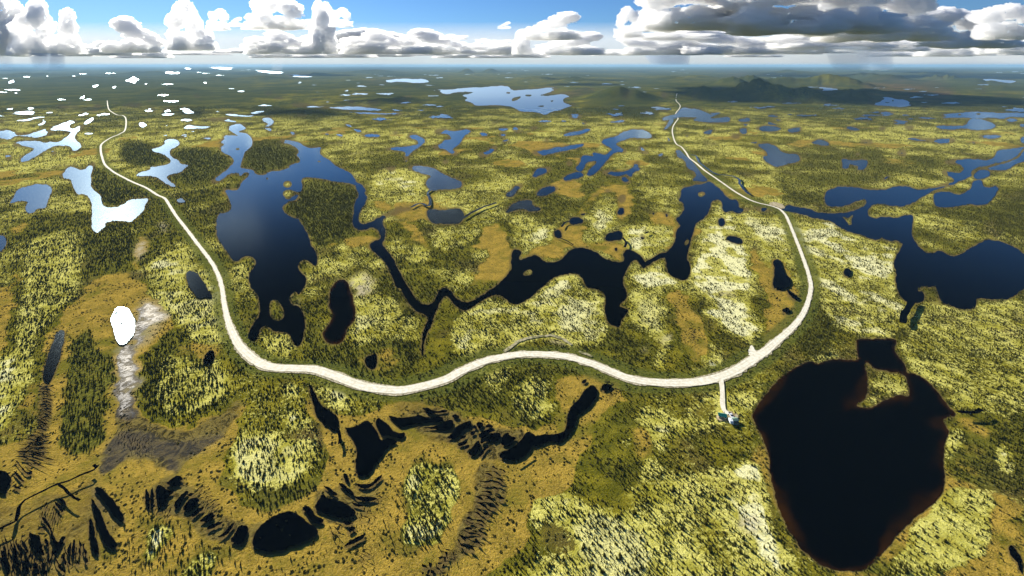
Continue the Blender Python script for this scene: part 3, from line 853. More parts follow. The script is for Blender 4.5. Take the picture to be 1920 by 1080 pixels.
# hills: photo x, base row, half width, rise (photo px), roughness
HILLS = [(1170, 188, 85, 33, .2), (1060, 178, 60, 10, .2), (1255, 186, 60, 15, .3), (1330, 186, 45, 22, .7), (1400, 186, 55, 30, .7), (1455, 188, 45, 33, .7), (1530, 190, 60, 24, .7), (1615, 188, 50, 20, .7),
         (1385, 160, 36, 18, .8), (1420, 158, 40, 20, .8), (1480, 158, 45, 17, .8), (1560, 160, 50, 19, .7), (1600, 162, 60, 16, .7), (1680, 152, 50, 17, .5), (1640, 146, 40, 12, .5), (1795, 152, 24, 16, .5), (1850, 156, 70, 10, .5),
         (1650, 176, 60, 10, .4), (872, 138, 20, 12, .3), (920, 137, 24, 12, .3), (690, 137, 70, 9, .4), (570, 142, 50, 9, .4), (480, 150, 60, 9, .4), (300, 172, 55, 11, .3), (255, 140, 60, 9, .4),
         (380, 152, 60, 8, .4), (120, 150, 80, 8, .4), (30, 142, 60, 7, .4), (760, 165, 60, 10, .3), (700, 195, 55, 12, .4), (750, 188, 35, 10, .4), (1080, 152, 40, 9, .3), (1010, 150, 50, 9, .3), (1090, 168, 40, 9, .3),
         (1270, 150, 50, 8, .4), (1320, 147, 45, 7, .4), (1500, 138, 60, 8, .5), (1900, 168, 40, 10, .4), (1760, 140, 80, 6, .4), (560, 215, 70, 7, .3), (230, 200, 60, 6, .3), (370, 230, 40, 4, .3)]
def height(X, Y):
    """terrain height above the lakes"""
    X = np.asarray(X, float); Y = np.asarray(Y, float)
    px, py = to_px(X, Y)
    dry = 1 - sstep(0.0, 0.5, look(Wb[9], px, py))
    dry2 = np.where(py < 165, 1 - sstep(0.02, 0.5, look(Wb[3], px, py)), dry)
    z = (fbm(X / 70, Y / 70, 3, 3) - .25) * 2.6 * sstep(300, 1200, Y)
    z = z + (fbm(X / 900, Y / 900, 4, 9) - .3) * (3 * sstep(900, 4000, Y) + 10 * sstep(5000, 22000, Y))
    for (hx, hy, hw, hh, ro) in HILLS:
        cx, cyy = ground(hx, hy)
        s = cyy / FPX
        q = ((X - cx) / (hw * s * .62)) ** 2 + ((Y - cyy * 1.03) / (max(hw * s * .75, cyy * .05))) ** 2
        m = q < 12
        if not m.any(): continue
        g = np.exp(-q[m])
        sc = hw * s * .45
        n = fbm(X[m] / sc, Y[m] / sc, 5, 21)
        r = 1 - np.abs(2 * fbm(X[m] / sc / 1.4, Y[m] / sc / 1.4, 4, 33) - 1)
        z[m] += hh * s * g * (.98 if 1300 < hx < 1640 and hy > 180 else .78) * (1 - ro * .5 + ro * (0.75 * n + .75 * r - .45))
    z = np.clip(z, 0, None) * dry2
    return z

# ------------------------------------------------------------------ the ground, one sheet to the horizon
def mat(name):
    m = bpy.data.materials.new(name); m.use_nodes = True
    nt = m.node_tree
    return m, nt, nt.nodes["Principled BSDF"]
class NG:
    """small helper to write node graphs as expressions"""
    def __init__(s, nt): s.nt = nt
    def n(s, t, **kw):
        x = s.nt.nodes.new(t)
        for k, v in kw.items(): setattr(x, k, v)
        return x
    def put(s, sock, v):
        if hasattr(v, 'is_linked') or isinstance(v, bpy.types.NodeSocket): s.nt.links.new(v, sock)
        else: sock.default_value = v
    def math(s, op, a, b=0.0, clamp=False):
        x = s.n("ShaderNodeMath", operation=op, use_clamp=clamp); s.put(x.inputs[0], a); s.put(x.inputs[1], b); return x.outputs[0]
    def mix(s, f, a, b):
        x = s.n("ShaderNodeMix", data_type='RGBA', clamp_factor=True)
        s.put(x.inputs[0], f); s.put(x.inputs[6], a if not isinstance(a, tuple) else (*a, 1)); s.put(x.inputs[7], b if not isinstance(b, tuple) else (*b, 1))
        return x.outputs[2]
    def ramp(s, v, a, b):
        x = s.n("ShaderNodeMapRange", interpolation_type='SMOOTHSTEP'); s.put(x.inputs[0], v); x.inputs[1].default_value = a; x.inputs[2].default_value = b; return x.outputs[0]
    def noise(s, vec, scale, detail=3.0, rough=0.55, dist=0.0):
        x = s.n("ShaderNodeTexNoise"); s.put(x.inputs["Vector"], vec); x.inputs["Scale"].default_value = scale
        x.inputs["Detail"].default_value = detail; x.inputs["Roughness"].default_value = rough; x.inputs["Distortion"].default_value = dist
        return x.outputs[0]
    def pos(s): return s.n("ShaderNodeNewGeometry").outputs["Position"]
    def stretch(s, vec, sc, rot=(0, 0, 0)):
        x = s.n("ShaderNodeMapping"); s.put(x.inputs[0], vec); x.inputs["Scale"].default_value = sc; x.inputs["Rotation"].default_value = rot; return x.outputs[0]
    def attr(s, name): 
        x = s.n("ShaderNodeAttribute", attribute_name=name)
        y = s.n("ShaderNodeSeparateColor"); s.nt.links.new(x.outputs["Color"], y.inputs[0])
        return y.outputs[0], y.outputs[1], y.outputs[2], x.outputs["Alpha"]

vv = np.concatenate([[6000, 3500, 2400, 1800, 1500, 1300, 1200], np.arange(RY1 - 2 - HZ, 110, -2.4), np.arange(110, 40, -1.3), np.arange(40, 10, -.6), np.arange(10, 2.3, -.3)])
uu = np.arange(RX0 + 2, RX1 - 2, 2.4)
GU, GV = np.meshgrid(uu, vv)
gx, gy = ground(GU.ravel(), GV.ravel() + HZ)
gz = height(gx, gy)
nr, nc = GU.shape
ii = np.arange(nr * nc).reshape(nr, nc)
quads = np.stack([ii[:-1, :-1], ii[:-1, 1:], ii[1:, 1:], ii[1:, :-1]], -1).reshape(-1, 4)
g_me = np_mesh("ground", np.stack([gx, gy, gz], 1), quads, smooth=True)

def cover(X, Y):
    """ground cover fractions at world points"""
    px, py = to_px(X, Y)
    v = py - HZ
    k = np.clip(v / 450, .12, 1.3)
    wx = (fbm(X / 14, Y / 14, 3, 51) - .5) * 26 * k; wy = (fbm(X / 14, Y / 14, 3, 57) - .5) * 22 * k * np.clip(v / 400, .1, 1)
    c = {n: look(m, px + wx, py + wy) for n, m in Zs.items()}
    patch = fbm(X / 55, Y / 55, 4, 71)
    big = fbm(X / 420, Y / 420, 3, 77)
    none = 1 - np.clip(c['bog'] + c['lichen'] + c['forest'] + c['wet'], 0, 1)
    base_l = sstep(.30, .72, patch * .7 + big * .3) * (.15 + .62 * sstep(150, 260, py)) * sstep(12, 80, v) * (1 - .62 * sstep(500, 580, py))
    base_f = sstep(.62, .30, patch * .6 + big * .4) * .58
    mott = fbm(X / 17, Y / 17, 4, 83)
    c['lichen'] = np.clip(c['lichen'] * (.52 + .50 * sstep(.33, .60, mott * .6 + patch * .4)) + none * base_l, 0, 1)
    c['forest'] = np.clip(c['forest'] + none * base_f + none * (.05 + .8 * sstep(.42, .62, fbm(X / 900, Y / 1900, 5, 93))) * sstep(90, 40, v), 0, 1)
    c['lichen'] *= 1 - .8 * c['heath']; c['forest'] *= 1 - .9 * c['heath']
    c['bog'] = np.clip(c['bog'] * (1 - np.clip(c['lichen'] * 1.3, 0, 1)) * (1 - .8 * c['forest']), 0, 1)
    c['bog'] = np.maximum(c['bog'], none * sstep(.63, .72, fbm(X / 130, Y / 130, 4, 91)) * .8 * sstep(60, 160, v))
    w9 = look(Wb[9], px, py); w3 = look(Wb[3], px, py)
    c['rim'] = sstep(.02, .35, w3)
    c['near'] = w9
    return c, px, py
cv, gpx, gpy = cover(gx, gy)
A1 = g_me.attributes.new("cover_one", 'FLOAT_COLOR', 'POINT')
A1.data.foreach_set("color", np.stack([cv['lichen'], cv['bog'], cv['wet'], cv['forest']], 1).astype(np.float32).ravel())
A2 = g_me.attributes.new("cover_two", 'FLOAT_COLOR', 'POINT')
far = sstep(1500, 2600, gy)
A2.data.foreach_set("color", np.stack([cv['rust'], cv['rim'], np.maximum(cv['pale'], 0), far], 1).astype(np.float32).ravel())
A3 = g_me.attributes.new("cover_three", 'FLOAT_COLOR', 'POINT')
A3.data.foreach_set("color", np.stack([look(VERGE, gpx, gpy), cv['heath'], cv['gloss'], np.zeros_like(gx)], 1).astype(np.float32).ravel())

gm, nt, bs = mat("ground_cover")
N = NG(nt)
P = N.pos()
li, bo, we, fo = N.attr("cover_one")
ru, ri, pa, fa = N.attr("cover_two")
ve, he, gl, _ = N.attr("cover_three")
n_big = N.noise(P, 0.012, 3)
n_mid = N.noise(P, 0.07, 4)
n_tree = N.noise(P, 0.42, 4, .72)
n_fine = N.noise(P, 1.1, 3, .7)
heath = N.mix(N.ramp(n_mid, .38, .64), (0.098, 0.094, 0.006), (0.240, 0.205, 0.015))
heath = N.mix(N.ramp(n_fine, .42, .68), heath, (0.040, 0.044, 0.005))
heath = N.mix(N.ramp(n_big, .52, .70), heath, (0.105, 0.080, 0.022))
floor_ = N.mix(N.ramp(n_tree, .4, .62), (0.055, 0.060, 0.008), (0.165, 0.160, 0.024))
col = N.mix(fo, heath, floor_)
lich = N.mix(N.ramp(n_fine, .3, .7), (0.42, 0.39, 0.052), (0.74, 0.70, 0.21))
lich = N.mix(N.ramp(n_mid, .35, .7), lich, (0.30, 0.28, 0.03))
lich = N.mix(N.ramp(li, .78, .98), lich, N.mix(N.ramp(n_fine, .25, .6), (0.52, 0.49, 0.17), (0.80, 0.78, 0.42)))
lf = N.math('ADD', li, N.math('ADD', N.math('MULTIPLY', N.math('SUBTRACT', n_tree, .5), 2.8), N.math('MULTIPLY', N.math('SUBTRACT', n_fine, .5), .9)))
lf = N.ramp(lf, .30, .62)
lf = N.math('MULTIPLY', lf, N.ramp(li, .05, .3))
col = N.mix(lf, col, lich)
bogc = N.mix(N.ramp(n_mid, .3, .7), (0.190, 0.140, 0.017), (0.370, 0.250, 0.036))
bogc = N.mix(N.ramp(n_fine, .45, .75), bogc, (0.44, 0.31, 0.075))
bogc = N.mix(N.ramp(n_tree, .52, .70), bogc, (0.125, 0.115, 0.012))
rid = N.math('ABSOLUTE', N.math('SUBTRACT', N.noise(P, .14, 3, .5, 1.8), .5))
bogc = N.mix(N.math('MULTIPLY', N.ramp(rid, .022, .0), .75), bogc, (0.040, 0.028, 0.008))
bogc = N.mix(N.ramp(N.noise(P, .018, 5, .65), .50, .66), bogc, N.mix(n_tree, (0.080, 0.078, 0.008), (0.20, 0.175, 0.02)))
bf = N.ramp(N.math('ADD', bo, N.math('MULTIPLY', N.math('SUBTRACT', n_mid, .5), .7)), .25, .6)
col = N.mix(bf, col, bogc)
wetn = N.noise(P, .11, 5, .62, 2.2)
wetc = N.mix(N.ramp(wetn, .43, .58), (0.034, 0.028, 0.009), (0.165, 0.130, 0.034))
wetc = N.mix(N.ramp(rid, .030, .008), wetc, (0.17, 0.130, 0.035))
wetc = N.mix(N.math('MULTIPLY', N.ramp(gl, .03, .18), N.ramp(n_mid, .2, .5)), wetc, N.mix(N.ramp(wetn, .42, .60), (0.012, 0.010, 0.007), (0.070, 0.054, 0.024)))
wf = N.ramp(N.math('ADD', we, N.math('MULTIPLY', N.math('SUBTRACT', n_mid, .5), 1.0)), .25, .75)
col = N.mix(wf, col, wetc)
col = N.mix(N.math('MULTIPLY', ru, N.ramp(n_big, .25, .6)), col, N.mix(n_mid, (0.085, 0.045, 0.024), (0.20, 0.125, 0.075)))
rimc = N.mix(n_tree, (0.028, 0.026, 0.010), (0.20, 0.14, 0.05))
col = N.mix(N.math('MULTIPLY', ri, .85), col, rimc)
col = N.mix(N.math('MULTIPLY', pa, N.ramp(n_mid, .35, .6)), col, N.mix(n_fine, (0.30, 0.25, 0.15), (0.62, 0.56, 0.42)))
col = N.mix(N.math('MULTIPLY', ve, .8), col, N.mix(N.ramp(n_tree, .4, .6), (0.045, 0.060, 0.010), (0.12, 0.13, 0.025)))
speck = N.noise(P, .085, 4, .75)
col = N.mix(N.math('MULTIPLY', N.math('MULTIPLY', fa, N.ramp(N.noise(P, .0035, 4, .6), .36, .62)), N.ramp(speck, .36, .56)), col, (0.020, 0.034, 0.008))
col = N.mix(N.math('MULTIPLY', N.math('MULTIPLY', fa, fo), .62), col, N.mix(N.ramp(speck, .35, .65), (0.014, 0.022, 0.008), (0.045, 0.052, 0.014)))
nt.links.new(col, bs.inputs["Base Color"])
rough = N.math('SUBTRACT', .95, N.math('MULTIPLY', wf, N.math('MULTIPLY', N.math('MULTIPLY', N.ramp(wetn, .56, .44), gl), .36)))
nt.links.new(rough, bs.inputs["Roughness"])
nt.links.new(N.math("MULTIPLY", gl, .5), bs.inputs["Specular IOR Level"])
bm = N.n("ShaderNodeBump"); bm.inputs["Strength"].default_value = .55; bm.inputs["Distance"].default_value = 1.6
nt.links.new(N.math('ADD', n_tree, N.math('MULTIPLY', n_fine, .4)), bm.inputs["Height"])
nt.links.new(bm.outputs[0], bs.inputs["Normal"])
tag(link("ground", g_me, gm), kind='structure')

# ------------------------------------------------------------------ water
wm, nt, bs = mat("lake_water")
nt.nodes.remove(bs)
N = NG(nt); P = N.pos()
sh = N.n("ShaderNodeAttribute", attribute_name="shallow").outputs["Fac"]
body = N.n("ShaderNodeBsdfDiffuse")
peat = N.mix(N.ramp(N.noise(P, .05, 4, .6), .3, .7), (0.006, 0.0024, 0.0006), (0.030, 0.0115, 0.0018))
nt.links.new(N.mix(sh, (0.0002, 0.0004, 0.0010), peat), body.inputs[0])
gl_ = N.n("ShaderNodeBsdfGlossy"); gl_.inputs[0].default_value = (0.66, 0.86, 1.0, 1)
sep = N.n("ShaderNodeSeparateXYZ"); nt.links.new(P, sep.inputs[0])
chop = N.n("ShaderNodeMapRange", interpolation_type='SMOOTHSTEP'); nt.links.new(sep.outputs[1], chop.inputs[0])
chop.inputs[1].default_value = 900; chop.inputs[2].default_value = 4200       # open water carries more wind chop than the sheltered near pools
nt.links.new(N.math("ADD", N.math("MULTIPLY", chop.outputs[0], .30), .12), gl_.inputs["Roughness"])
bm = N.n("ShaderNodeBump"); bm.inputs["Strength"].default_value = .25; bm.inputs["Distance"].default_value = .35
wv = N.math('ADD', N.noise(N.stretch(P, (.5, .22, 1), (0, 0, .6)), 1.0, 4, .6), N.math('MULTIPLY', N.noise(P, .035, 3), .8))
nt.links.new(wv, bm.inputs["Height"]); nt.links.new(bm.outputs[0], gl_.inputs["Normal"])
fr = N.n("ShaderNodeFresnel"); fr.inputs["IOR"].default_value = 1.33
clear = N.math('MULTIPLY', fr.outputs[0], N.ramp(fr.outputs[0], .062, .29))
mx = N.n("ShaderNodeMixShader"); nt.links.new(clear, mx.inputs[0]); nt.links.new(body.outputs[0], mx.inputs[1]); nt.links.new(gl_.outputs[0], mx.inputs[2])
nt.links.new(mx.outputs[0], [n for n in nt.nodes if n.type == 'OUTPUT_MATERIAL'][0].inputs[0])

def inside(px, py, rings):
    c = np.zeros(len(px), bool)
    for r in rings:
        n = np.roll(r, -1, 0)
        for a, b in zip(r, n):
            m = (a[1] <= py) != (b[1] <= py)
            if a[1] != b[1]:
                c ^= m & (px < a[0] + (py - a[1]) / (b[1] - a[1]) * (b[0] - a[0]))
    return c
def water_sheet(name, rings, z, depth=False):
    V, Ed = [], []
    for r in rings:
        k = len(V)
        V += [Vector((float(a), float(b))) for a, b in r]
        Ed += [(k + i, k + (i + 1) % len(r)) for i in range(len(r))]
    if depth:
        lo = rings[0].min(0); hi = rings[0].max(0)
        g = np.stack(np.meshgrid(np.arange(lo[0], hi[0], 5.0), np.arange(lo[1], hi[1], 5.0)), -1).reshape(-1, 2) + .37
        g = g[inside(g[:, 0], g[:, 1], rings)]
        V += [Vector((float(a), float(b))) for a, b in g]
    co, _, tri, _, _, _ = delaunay_2d_cdt(V, Ed, [], 0, 1e-4)
    co = np.array([tuple(c) for c in co]); tri = np.array([t for t in tri if len(t) == 3])
    if not len(tri): return None
    cen = co[tri].mean(1)
    tri = tri[inside(cen[:, 0], cen[:, 1], rings)]
    if not len(tri): return None
    X, Y = ground(co[:, 0], co[:, 1])
    a, b, c = [np.stack([X[tri[:, k]], Y[tri[:, k]]], 1) for k in range(3)]
    cr = (b[:, 0] - a[:, 0]) * (c[:, 1] - a[:, 1]) - (b[:, 1] - a[:, 1]) * (c[:, 0] - a[:, 0])
    tri[cr < 0] = tri[cr < 0][:, ::-1]
    me = np_mesh("water", np.stack([X, Y, np.full(len(X), z)], 1), tri)
    at = me.attributes.new("shallow", 'FLOAT', 'POINT')
    s = np.zeros(len(co))
    if depth:
        d = np.full(len(co), 1e9)
        for r in rings:
            for p in r: d = np.minimum(d, np.hypot(co[:, 0] - p[0], co[:, 1] - p[1]))
        wid = (2 + 80 * fbm(co[:, 0] / 55, co[:, 1] / 55, 3, 5) ** 2.8) * (.25 + .75 * sstep(690, 730, co[:, 1]))
        s = np.clip(1 - d / wid, 0, 1) ** 1.3
    at.data.foreach_set("value", s.astype(np.float32))
    return me
zz = 0.12
for i, (n, rs) in enumerate(water_rings):
    zz += 0.004
    me = water_sheet("water", rs, zz, depth=n in ('black_lake', 'brown_pond'))
    if me is None: continue
    tag(link("water", me, wm), kind='structure')

def ribbon(name, c, width, z, m, jag=0.0, cross=4):
    """a strip of constant real width along a photo-space course, on the ground"""
    X, Y = ground(c[:, 0], c[:, 1])
    d = np.concatenate([[0], np.cumsum(np.hypot(np.diff(X), np.diff(Y)))])
    n = max(8, int(d[-1] / max(2.0, float(np.mean(width)) * .5)))
    n = min(n, 2500)
    t = np.linspace(0, d[-1], n)
    width = np.interp(t, d, np.broadcast_to(np.asarray(width, float), d.shape))
    X = np.interp(t, d, X); Y = np.interp(t, d, Y)
    tx, ty = np.gradient(X), np.gradient(Y)
    l = np.hypot(tx, ty); tx /= l; ty /= l
    V = []
    for k in range(cross + 1):
        s = (k / cross - .5) * width * np.ones(n)
        if k in (0, cross) and jag:
            s = s * (1 + jag * (2 * vnoise(t / (width * 1.1), np.full(n, k * 9.0), 3) - 1))
        V.append(np.stack([X - ty * s, Y + tx * s], 1))
    V = np.stack(V, 1)
    zc = z(V[..., 0], V[..., 1]) if callable(z) else np.full(V.shape[:2], z)
    V = np.concatenate([V, zc[..., None]], 2)
    idx = np.arange(n * (cross + 1)).reshape(n, cross + 1)
    F = np.stack([idx[:-1, :-1], idx[1:, :-1], idx[1:, 1:], idx[:-1, 1:]], -1).reshape(-1, 4)
    me = np_mesh(name, V.reshape(-1, 3), F[:, ::-1])
    at = me.attributes.new('across', 'FLOAT', 'POINT'); at.data.foreach_set('value', np.tile(np.linspace(-1, 1, cross + 1), n).astype(np.float32))
    if me.polygons[0].normal.z < 0: me.flip_normals()
    return me
for i, (w, c) in enumerate(streams_c):
    zz += .004
    me = ribbon("stream", c, w, zz, wm, jag=.35)
    tag(link("stream", me, wm), kind='structure')

# ------------------------------------------------------------------ gravel road, drive, tracks, gravel pads
rm, nt, bs = mat("pale_gravel")
N = NG(nt); P = N.pos()
c1 = N.mix(N.ramp(N.noise(P, .35, 4), .3, .7), (0.62, 0.58, 0.43), (0.80, 0.77, 0.64))
c1 = N.mix(N.ramp(N.noise(P, 2.2, 3), .5, .8), c1, (0.50, 0.46, 0.33))
ac = N.math('ABSOLUTE', N.n("ShaderNodeAttribute", attribute_name="across").outputs["Fac"])
rut = N.math('MULTIPLY', N.ramp(N.math('ABSOLUTE', N.math('SUBTRACT', ac, .42)), .16, .04), N.ramp(N.noise(P, .06, 3), .35, .6))
c1 = N.mix(N.math('MULTIPLY', rut, .55), c1, (0.47, 0.43, 0.31))
c1 = N.mix(N.math('MULTIPLY', N.ramp(ac, .78, 1.0), N.ramp(N.noise(P, .25, 3), .35, .6)), c1, (0.33, 0.29, 0.17))
nt.links.new(c1, bs.inputs["Base Color"]); bs.inputs["Roughness"].default_value = .95
dm, nt, bs = mat("worn_track")
N = NG(nt); P = N.pos()
c1 = N.mix(N.ramp(N.noise(P, .4, 4), .35, .62), (0.10, 0.10, 0.02), (0.36, 0.32, 0.18))
nt.links.new(c1, bs.inputs["Base Color"]); bs.inputs["Roughness"].default_value = .95
pad_m, nt, bs = mat("trodden_dirt")
N = NG(nt); P = N.pos()
c1 = N.mix(N.ramp(N.noise(P, .3, 4), .35, .62), (0.20, 0.15, 0.065), (0.42, 0.36, 0.22))
nt.links.new(c1, bs.inputs["Base Color"]); bs.inputs["Roughness"].default_value = .95
bank_m, nt, bs = mat("road_bank")
N = NG(nt); P = N.pos()
c1 = N.mix(N.ramp(N.noise(P, .5, 4), .35, .62), (0.14, 0.12, 0.05), (0.46, 0.41, 0.27))
nt.links.new(c1, bs.inputs["Base Color"]); bs.inputs["Roughness"].default_value = .95
road_w = 3.9 + 4.2 * sstep(430, 580, road_c[:, 1] - HZ)      # the road is wider past the camp
hz = lambda X, Y, off: height(X.ravel(), Y.ravel()).reshape(X.shape) + off
tag(link("road_bank", ribbon("road_bank", road_c, road_w * 1.22, lambda X, Y: hz(X, Y, .30), None, .30), bank_m), kind='structure')
tag(link("road", ribbon("road", road_c, road_w, lambda X, Y: hz(X, Y, .42), None, .09, 8), rm), kind='structure')
# two worn wheel lines on the road, darker compacted gravel
tag(link("driveway", ribbon("driveway", drive_c, 3.4, lambda X, Y: hz(X, Y, .66), None, .10), rm), kind='structure')
for w, c in tracks_c:
    tag(link("track", ribbon("track", c, w, lambda X, Y: hz(X, Y, .5), None, .45), dm), kind='structure')
for k, ln in enumerate(PADS.split('\n')[:3]):
    me = water_sheet("gravel_pad", [jitter(soften(pts(ln)), .2, 2, 90 + k)], .45 + .01 * k)
    tag(link("gravel_pad", me, rm if k == 1 else pad_m), kind='structure')
# ------------------------------------------------------------------ trees
def leaf_mat(name, lo, hi, tip):
    m, nt, bs = mat(name)
    N = NG(nt)
    oi = N.n("ShaderNodeObjectInfo").outputs["Random"]
    P = N.pos()
    c = N.mix(oi, lo, hi)
    c = N.mix(N.ramp(N.noise(P, 1.7, 2, .7), .45, .72), c, tip)
    nt.links.new(c, bs.inputs["Base Color"])
    bs.inputs["Roughness"].default_value = .8
    bs.inputs["Specular IOR Level"].default_value = .1
    tl = N.n("ShaderNodeBsdfTranslucent"); nt.links.new(c, tl.inputs[0])
    mx = N.n("ShaderNodeMixShader"); mx.inputs[0].default_value = .48
    ou = [n for n in nt.nodes if n.type == 'OUTPUT_MATERIAL'][0]
    nt.links.new(bs.outputs[0], mx.inputs[1]); nt.links.new(tl.outputs[0], mx.inputs[2]); nt.links.new(mx.outputs[0], ou.inputs[0])
    return m
m_spruce = leaf_mat("spruce_needles", (0.080, 0.092, 0.009), (0.240, 0.230, 0.024), (0.340, 0.315, 0.048))
m_shrub = leaf_mat("shrub_leaves", (0.040, 0.050, 0.009), (0.130, 0.120, 0.020), (0.20, 0.17, 0.04))
m_bark, nt, bs = mat("spruce_bark")
N = NG(nt)
nt.links.new(N.mix(N.noise(N.pos(), 3, 2), (0.06, 0.045, 0.03), (0.14, 0.11, 0.08)), bs.inputs["Base Color"])
bs.inputs["Roughness"].default_value = .9

def spruce(seed, tiers, r0, lean=0.03, sparse=0.0):
    """unit-height spruce: crown of ragged drooping whorls; returns (trunk v,f, crown v,f) triangles"""
    rs = np.random.RandomState(seed)
    V, F = [], []
    for t in range(tiers):
        f = t / (tiers - 1)
        z = .10 + .82 * f
        if rs.rand() < sparse: continue
        R = r0 * (1 - f) ** .75 * rs.uniform(.75, 1.15) + .018
        n = 7 if t < tiers - 2 else 5
        cx, cy_ = lean * z * z * math.cos(seed), lean * z * z * math.sin(seed)
        apex = len(V); V.append((cx, cy_, z + .17 + .03 * (1 - f)))
        a0 = rs.uniform(0, 6.28)
        tip = []
        for k in range(2 * n):
            a = a0 + math.pi * k / n
            rr = R * (rs.uniform(.8, 1.25) if k % 2 == 0 else rs.uniform(.35, .55))
            V.append((cx + rr * math.cos(a), cy_ + rr * math.sin(a), z - rr * .32 + rs.uniform(-.015, .015)))
            tip.append(len(V) - 1)
        low = len(V); V.append((cx, cy_, z + .02))
        for k in range(2 * n):
            F.append((apex, tip[k], tip[(k + 1) % (2 * n)])); F.append((low, tip[(k + 1) % (2 * n)], tip[k]))
    tv, tf = [], []
    for z, r in ((-.06, .028), (.45, .016), (.9, .006)):
        for k in range(5): tv.append((r * math.cos(k * 1.2566), r * math.sin(k * 1.2566), z))
    for l in range(2):
        for k in range(5):
            a, b = l * 5 + k, l * 5 + (k + 1) % 5
            tf += [(a, b, b + 5), (a, b + 5, a + 5)]
    return np.array(tv), np.array(tf), np.array(V), np.array(F)
def shrub(seed):
    """unit-size low willow clump of many leaf tufts"""
    rs = np.random.RandomState(seed)
    V, F = [], []
    for k in range(26):
        a = rs.uniform(0, 6.28); q = rs.rand() ** .6
        c = np.array([.5 * q * math.cos(a), .5 * q * math.sin(a), .08 + .42 * (1 - q * q) * rs.uniform(.5, 1.1)])
        s = rs.uniform(.12, .22)
        b = len(V)
        for d in ((1, 0, -.5), (-.5, .87, -.5), (-.5, -.87, -.5), (0, 0, 1)):
            V.append(tuple(c + s * np.array(d) * rs.uniform(.7, 1.3, 3)))
        F += [(b, b + 1, b + 3), (b + 1, b + 2, b + 3), (b + 2, b, b + 3), (b, b + 2, b + 1)]
    return np.array(V), np.array(F)
KINDS = [spruce(1, 6, .17), spruce(2, 7, .14, .05), spruce(3, 5, .22), spruce(4, 8, .13, .04, .15), spruce(5, 5, .26, .02, .1)]
trunk_me, crown_me, protos = [], [], []
for k, (tv, tf, v, f) in enumerate(KINDS):
    a = np_mesh("trunk", tv, tf); a.materials.append(m_bark); trunk_me.append(a)
    b = np_mesh("crown", v, f); b.materials.append(m_spruce); crown_me.append(b)
    j = np_mesh("tree_%d" % k, np.vstack([tv, v]), np.vstack([tf, f + len(tv)]))
    j.materials.append(m_bark); j.materials.append(m_spruce)
    mi = np.ones(len(j.polygons), dtype=np.int32); mi[:len(tf)] = 0
    j.polygons.foreach_set("material_index", mi)
    protos.append(bpy.data.objects.new("seed_%d" % k, j))
shrub_protos = []
for k in range(3):
    j = np_mesh("shrub_%d" % k, *shrub(30 + k)); j.materials.append(m_shrub)
    shrub_protos.append(bpy.data.objects.new("seed_shrub_%d" % k, j))

def scatter_pts(d0, d1, sp, seed):
    rs = np.random.RandomState(seed)
    ys = np.arange(d0, d1, sp)
    out = []
    for y in ys:
        hw = 1090.0 / FPX * y
        n = int(2 * hw / sp)
        xs = -hw + sp * (np.arange(n) + rs.rand(n))
        out.append(np.stack([xs, y + sp * rs.rand(n)], 1))
    return np.concatenate(out)
TX, TY, TH, TW, TK = [], [], [], [], []
SX, SY, SH = [], [], []
for (d0, d1, sp, seed, grow) in ((196, 520, 1.5, 1, 1.0), (520, 900, 2.05, 2, 1.15), (900, 1500, 3.7, 3, 1.5), (1500, 2700, 7.0, 4, 2.1)):
    p = scatter_pts(d0, d1, sp, seed)
    c, px, py = cover(p[:, 0], p[:, 1])
    rs = np.random.RandomState(100 + seed)
    r = rs.rand(len(p))
    free = (look(NOTREE, px, py) < .15) & (px > -300) & (px < 2220) & (py < RY1 - 4)
    clump = fbm(p[:, 0] / 9, p[:, 1] / 9, 4, 131)
    dens = .14 + .42 * sstep(.4, .6, clump)
    dens = dens * (1 - c['lichen']) + c['lichen'] * (.22 + .66 * sstep(.36, .58, clump))
    dens = np.maximum(dens, c['forest'] * (.46 + .34 * sstep(.35, .55, clump)))
    dens = dens * (1 - .93 * np.clip(c['bog'] * 1.2, 0, 1)) * (1 - .97 * np.clip(c['wet'] * 1.5, 0, 1)) * (1 - .8 * c['pale'])
    dens *= 1 - .85 * c['heath']
    dens *= 1 - .75 * look(VERGE, px, py)
    white = sstep(.94, 1.0, look(Zs['lichen'], px, py))
    dens *= 1 - .45 * white
    dens *= 1 - .6 * sstep(.10, .3, look(Wb[3], px, py)) * (rs.rand(len(p)) < .5)
    t = free & (r < dens)
    hgt = (.75 + 1.35 * rs.rand(len(p)) ** 2.0 + 1.2 * c['forest'] * rs.rand(len(p)) + .55 * c['forest']) * grow
    hgt *= 1 - .45 * c['bog']
    TX.append(p[t, 0]); TY.append(p[t, 1]); TH.append(hgt[t]); TW.append((hgt * (rs.uniform(1.2, 2.5, len(p)) * (1 - c['forest']) + rs.uniform(.9, 1.6, len(p)) * c['forest']))[t]); TK.append(rs.randint(0, 5, len(p))[t])
    if d1 <= 520:
        s = free & ~t & (rs.rand(len(p)) < sstep(.42, .62, fbm(p[:, 0] / 9, p[:, 1] / 9, 3, 151)) * np.clip(.10 + .20 * c['bog'] + .25 * (1 - c['lichen']) * (1 - c['bog']) , 0, .5) * (1 - .9 * np.clip(c['wet'] * 1.5, 0, 1)) * (1 - c['pale']))
        SX.append(p[s, 0]); SY.append(p[s, 1]); SH.append((.35 + .75 * rs.rand(len(p)))[s])
TX, TY, TH, TW, TK = map(np.concatenate, (TX, TY, TH, TW, TK))
SX, SY, SH = map(np.concatenate, (SX, SY, SH))
TZ = height(TX, TY)
tpx, tpy = to_px(TX, TY)
rs = np.random.RandomState(77)
TR = rs.uniform(0, 6.283, len(TX))

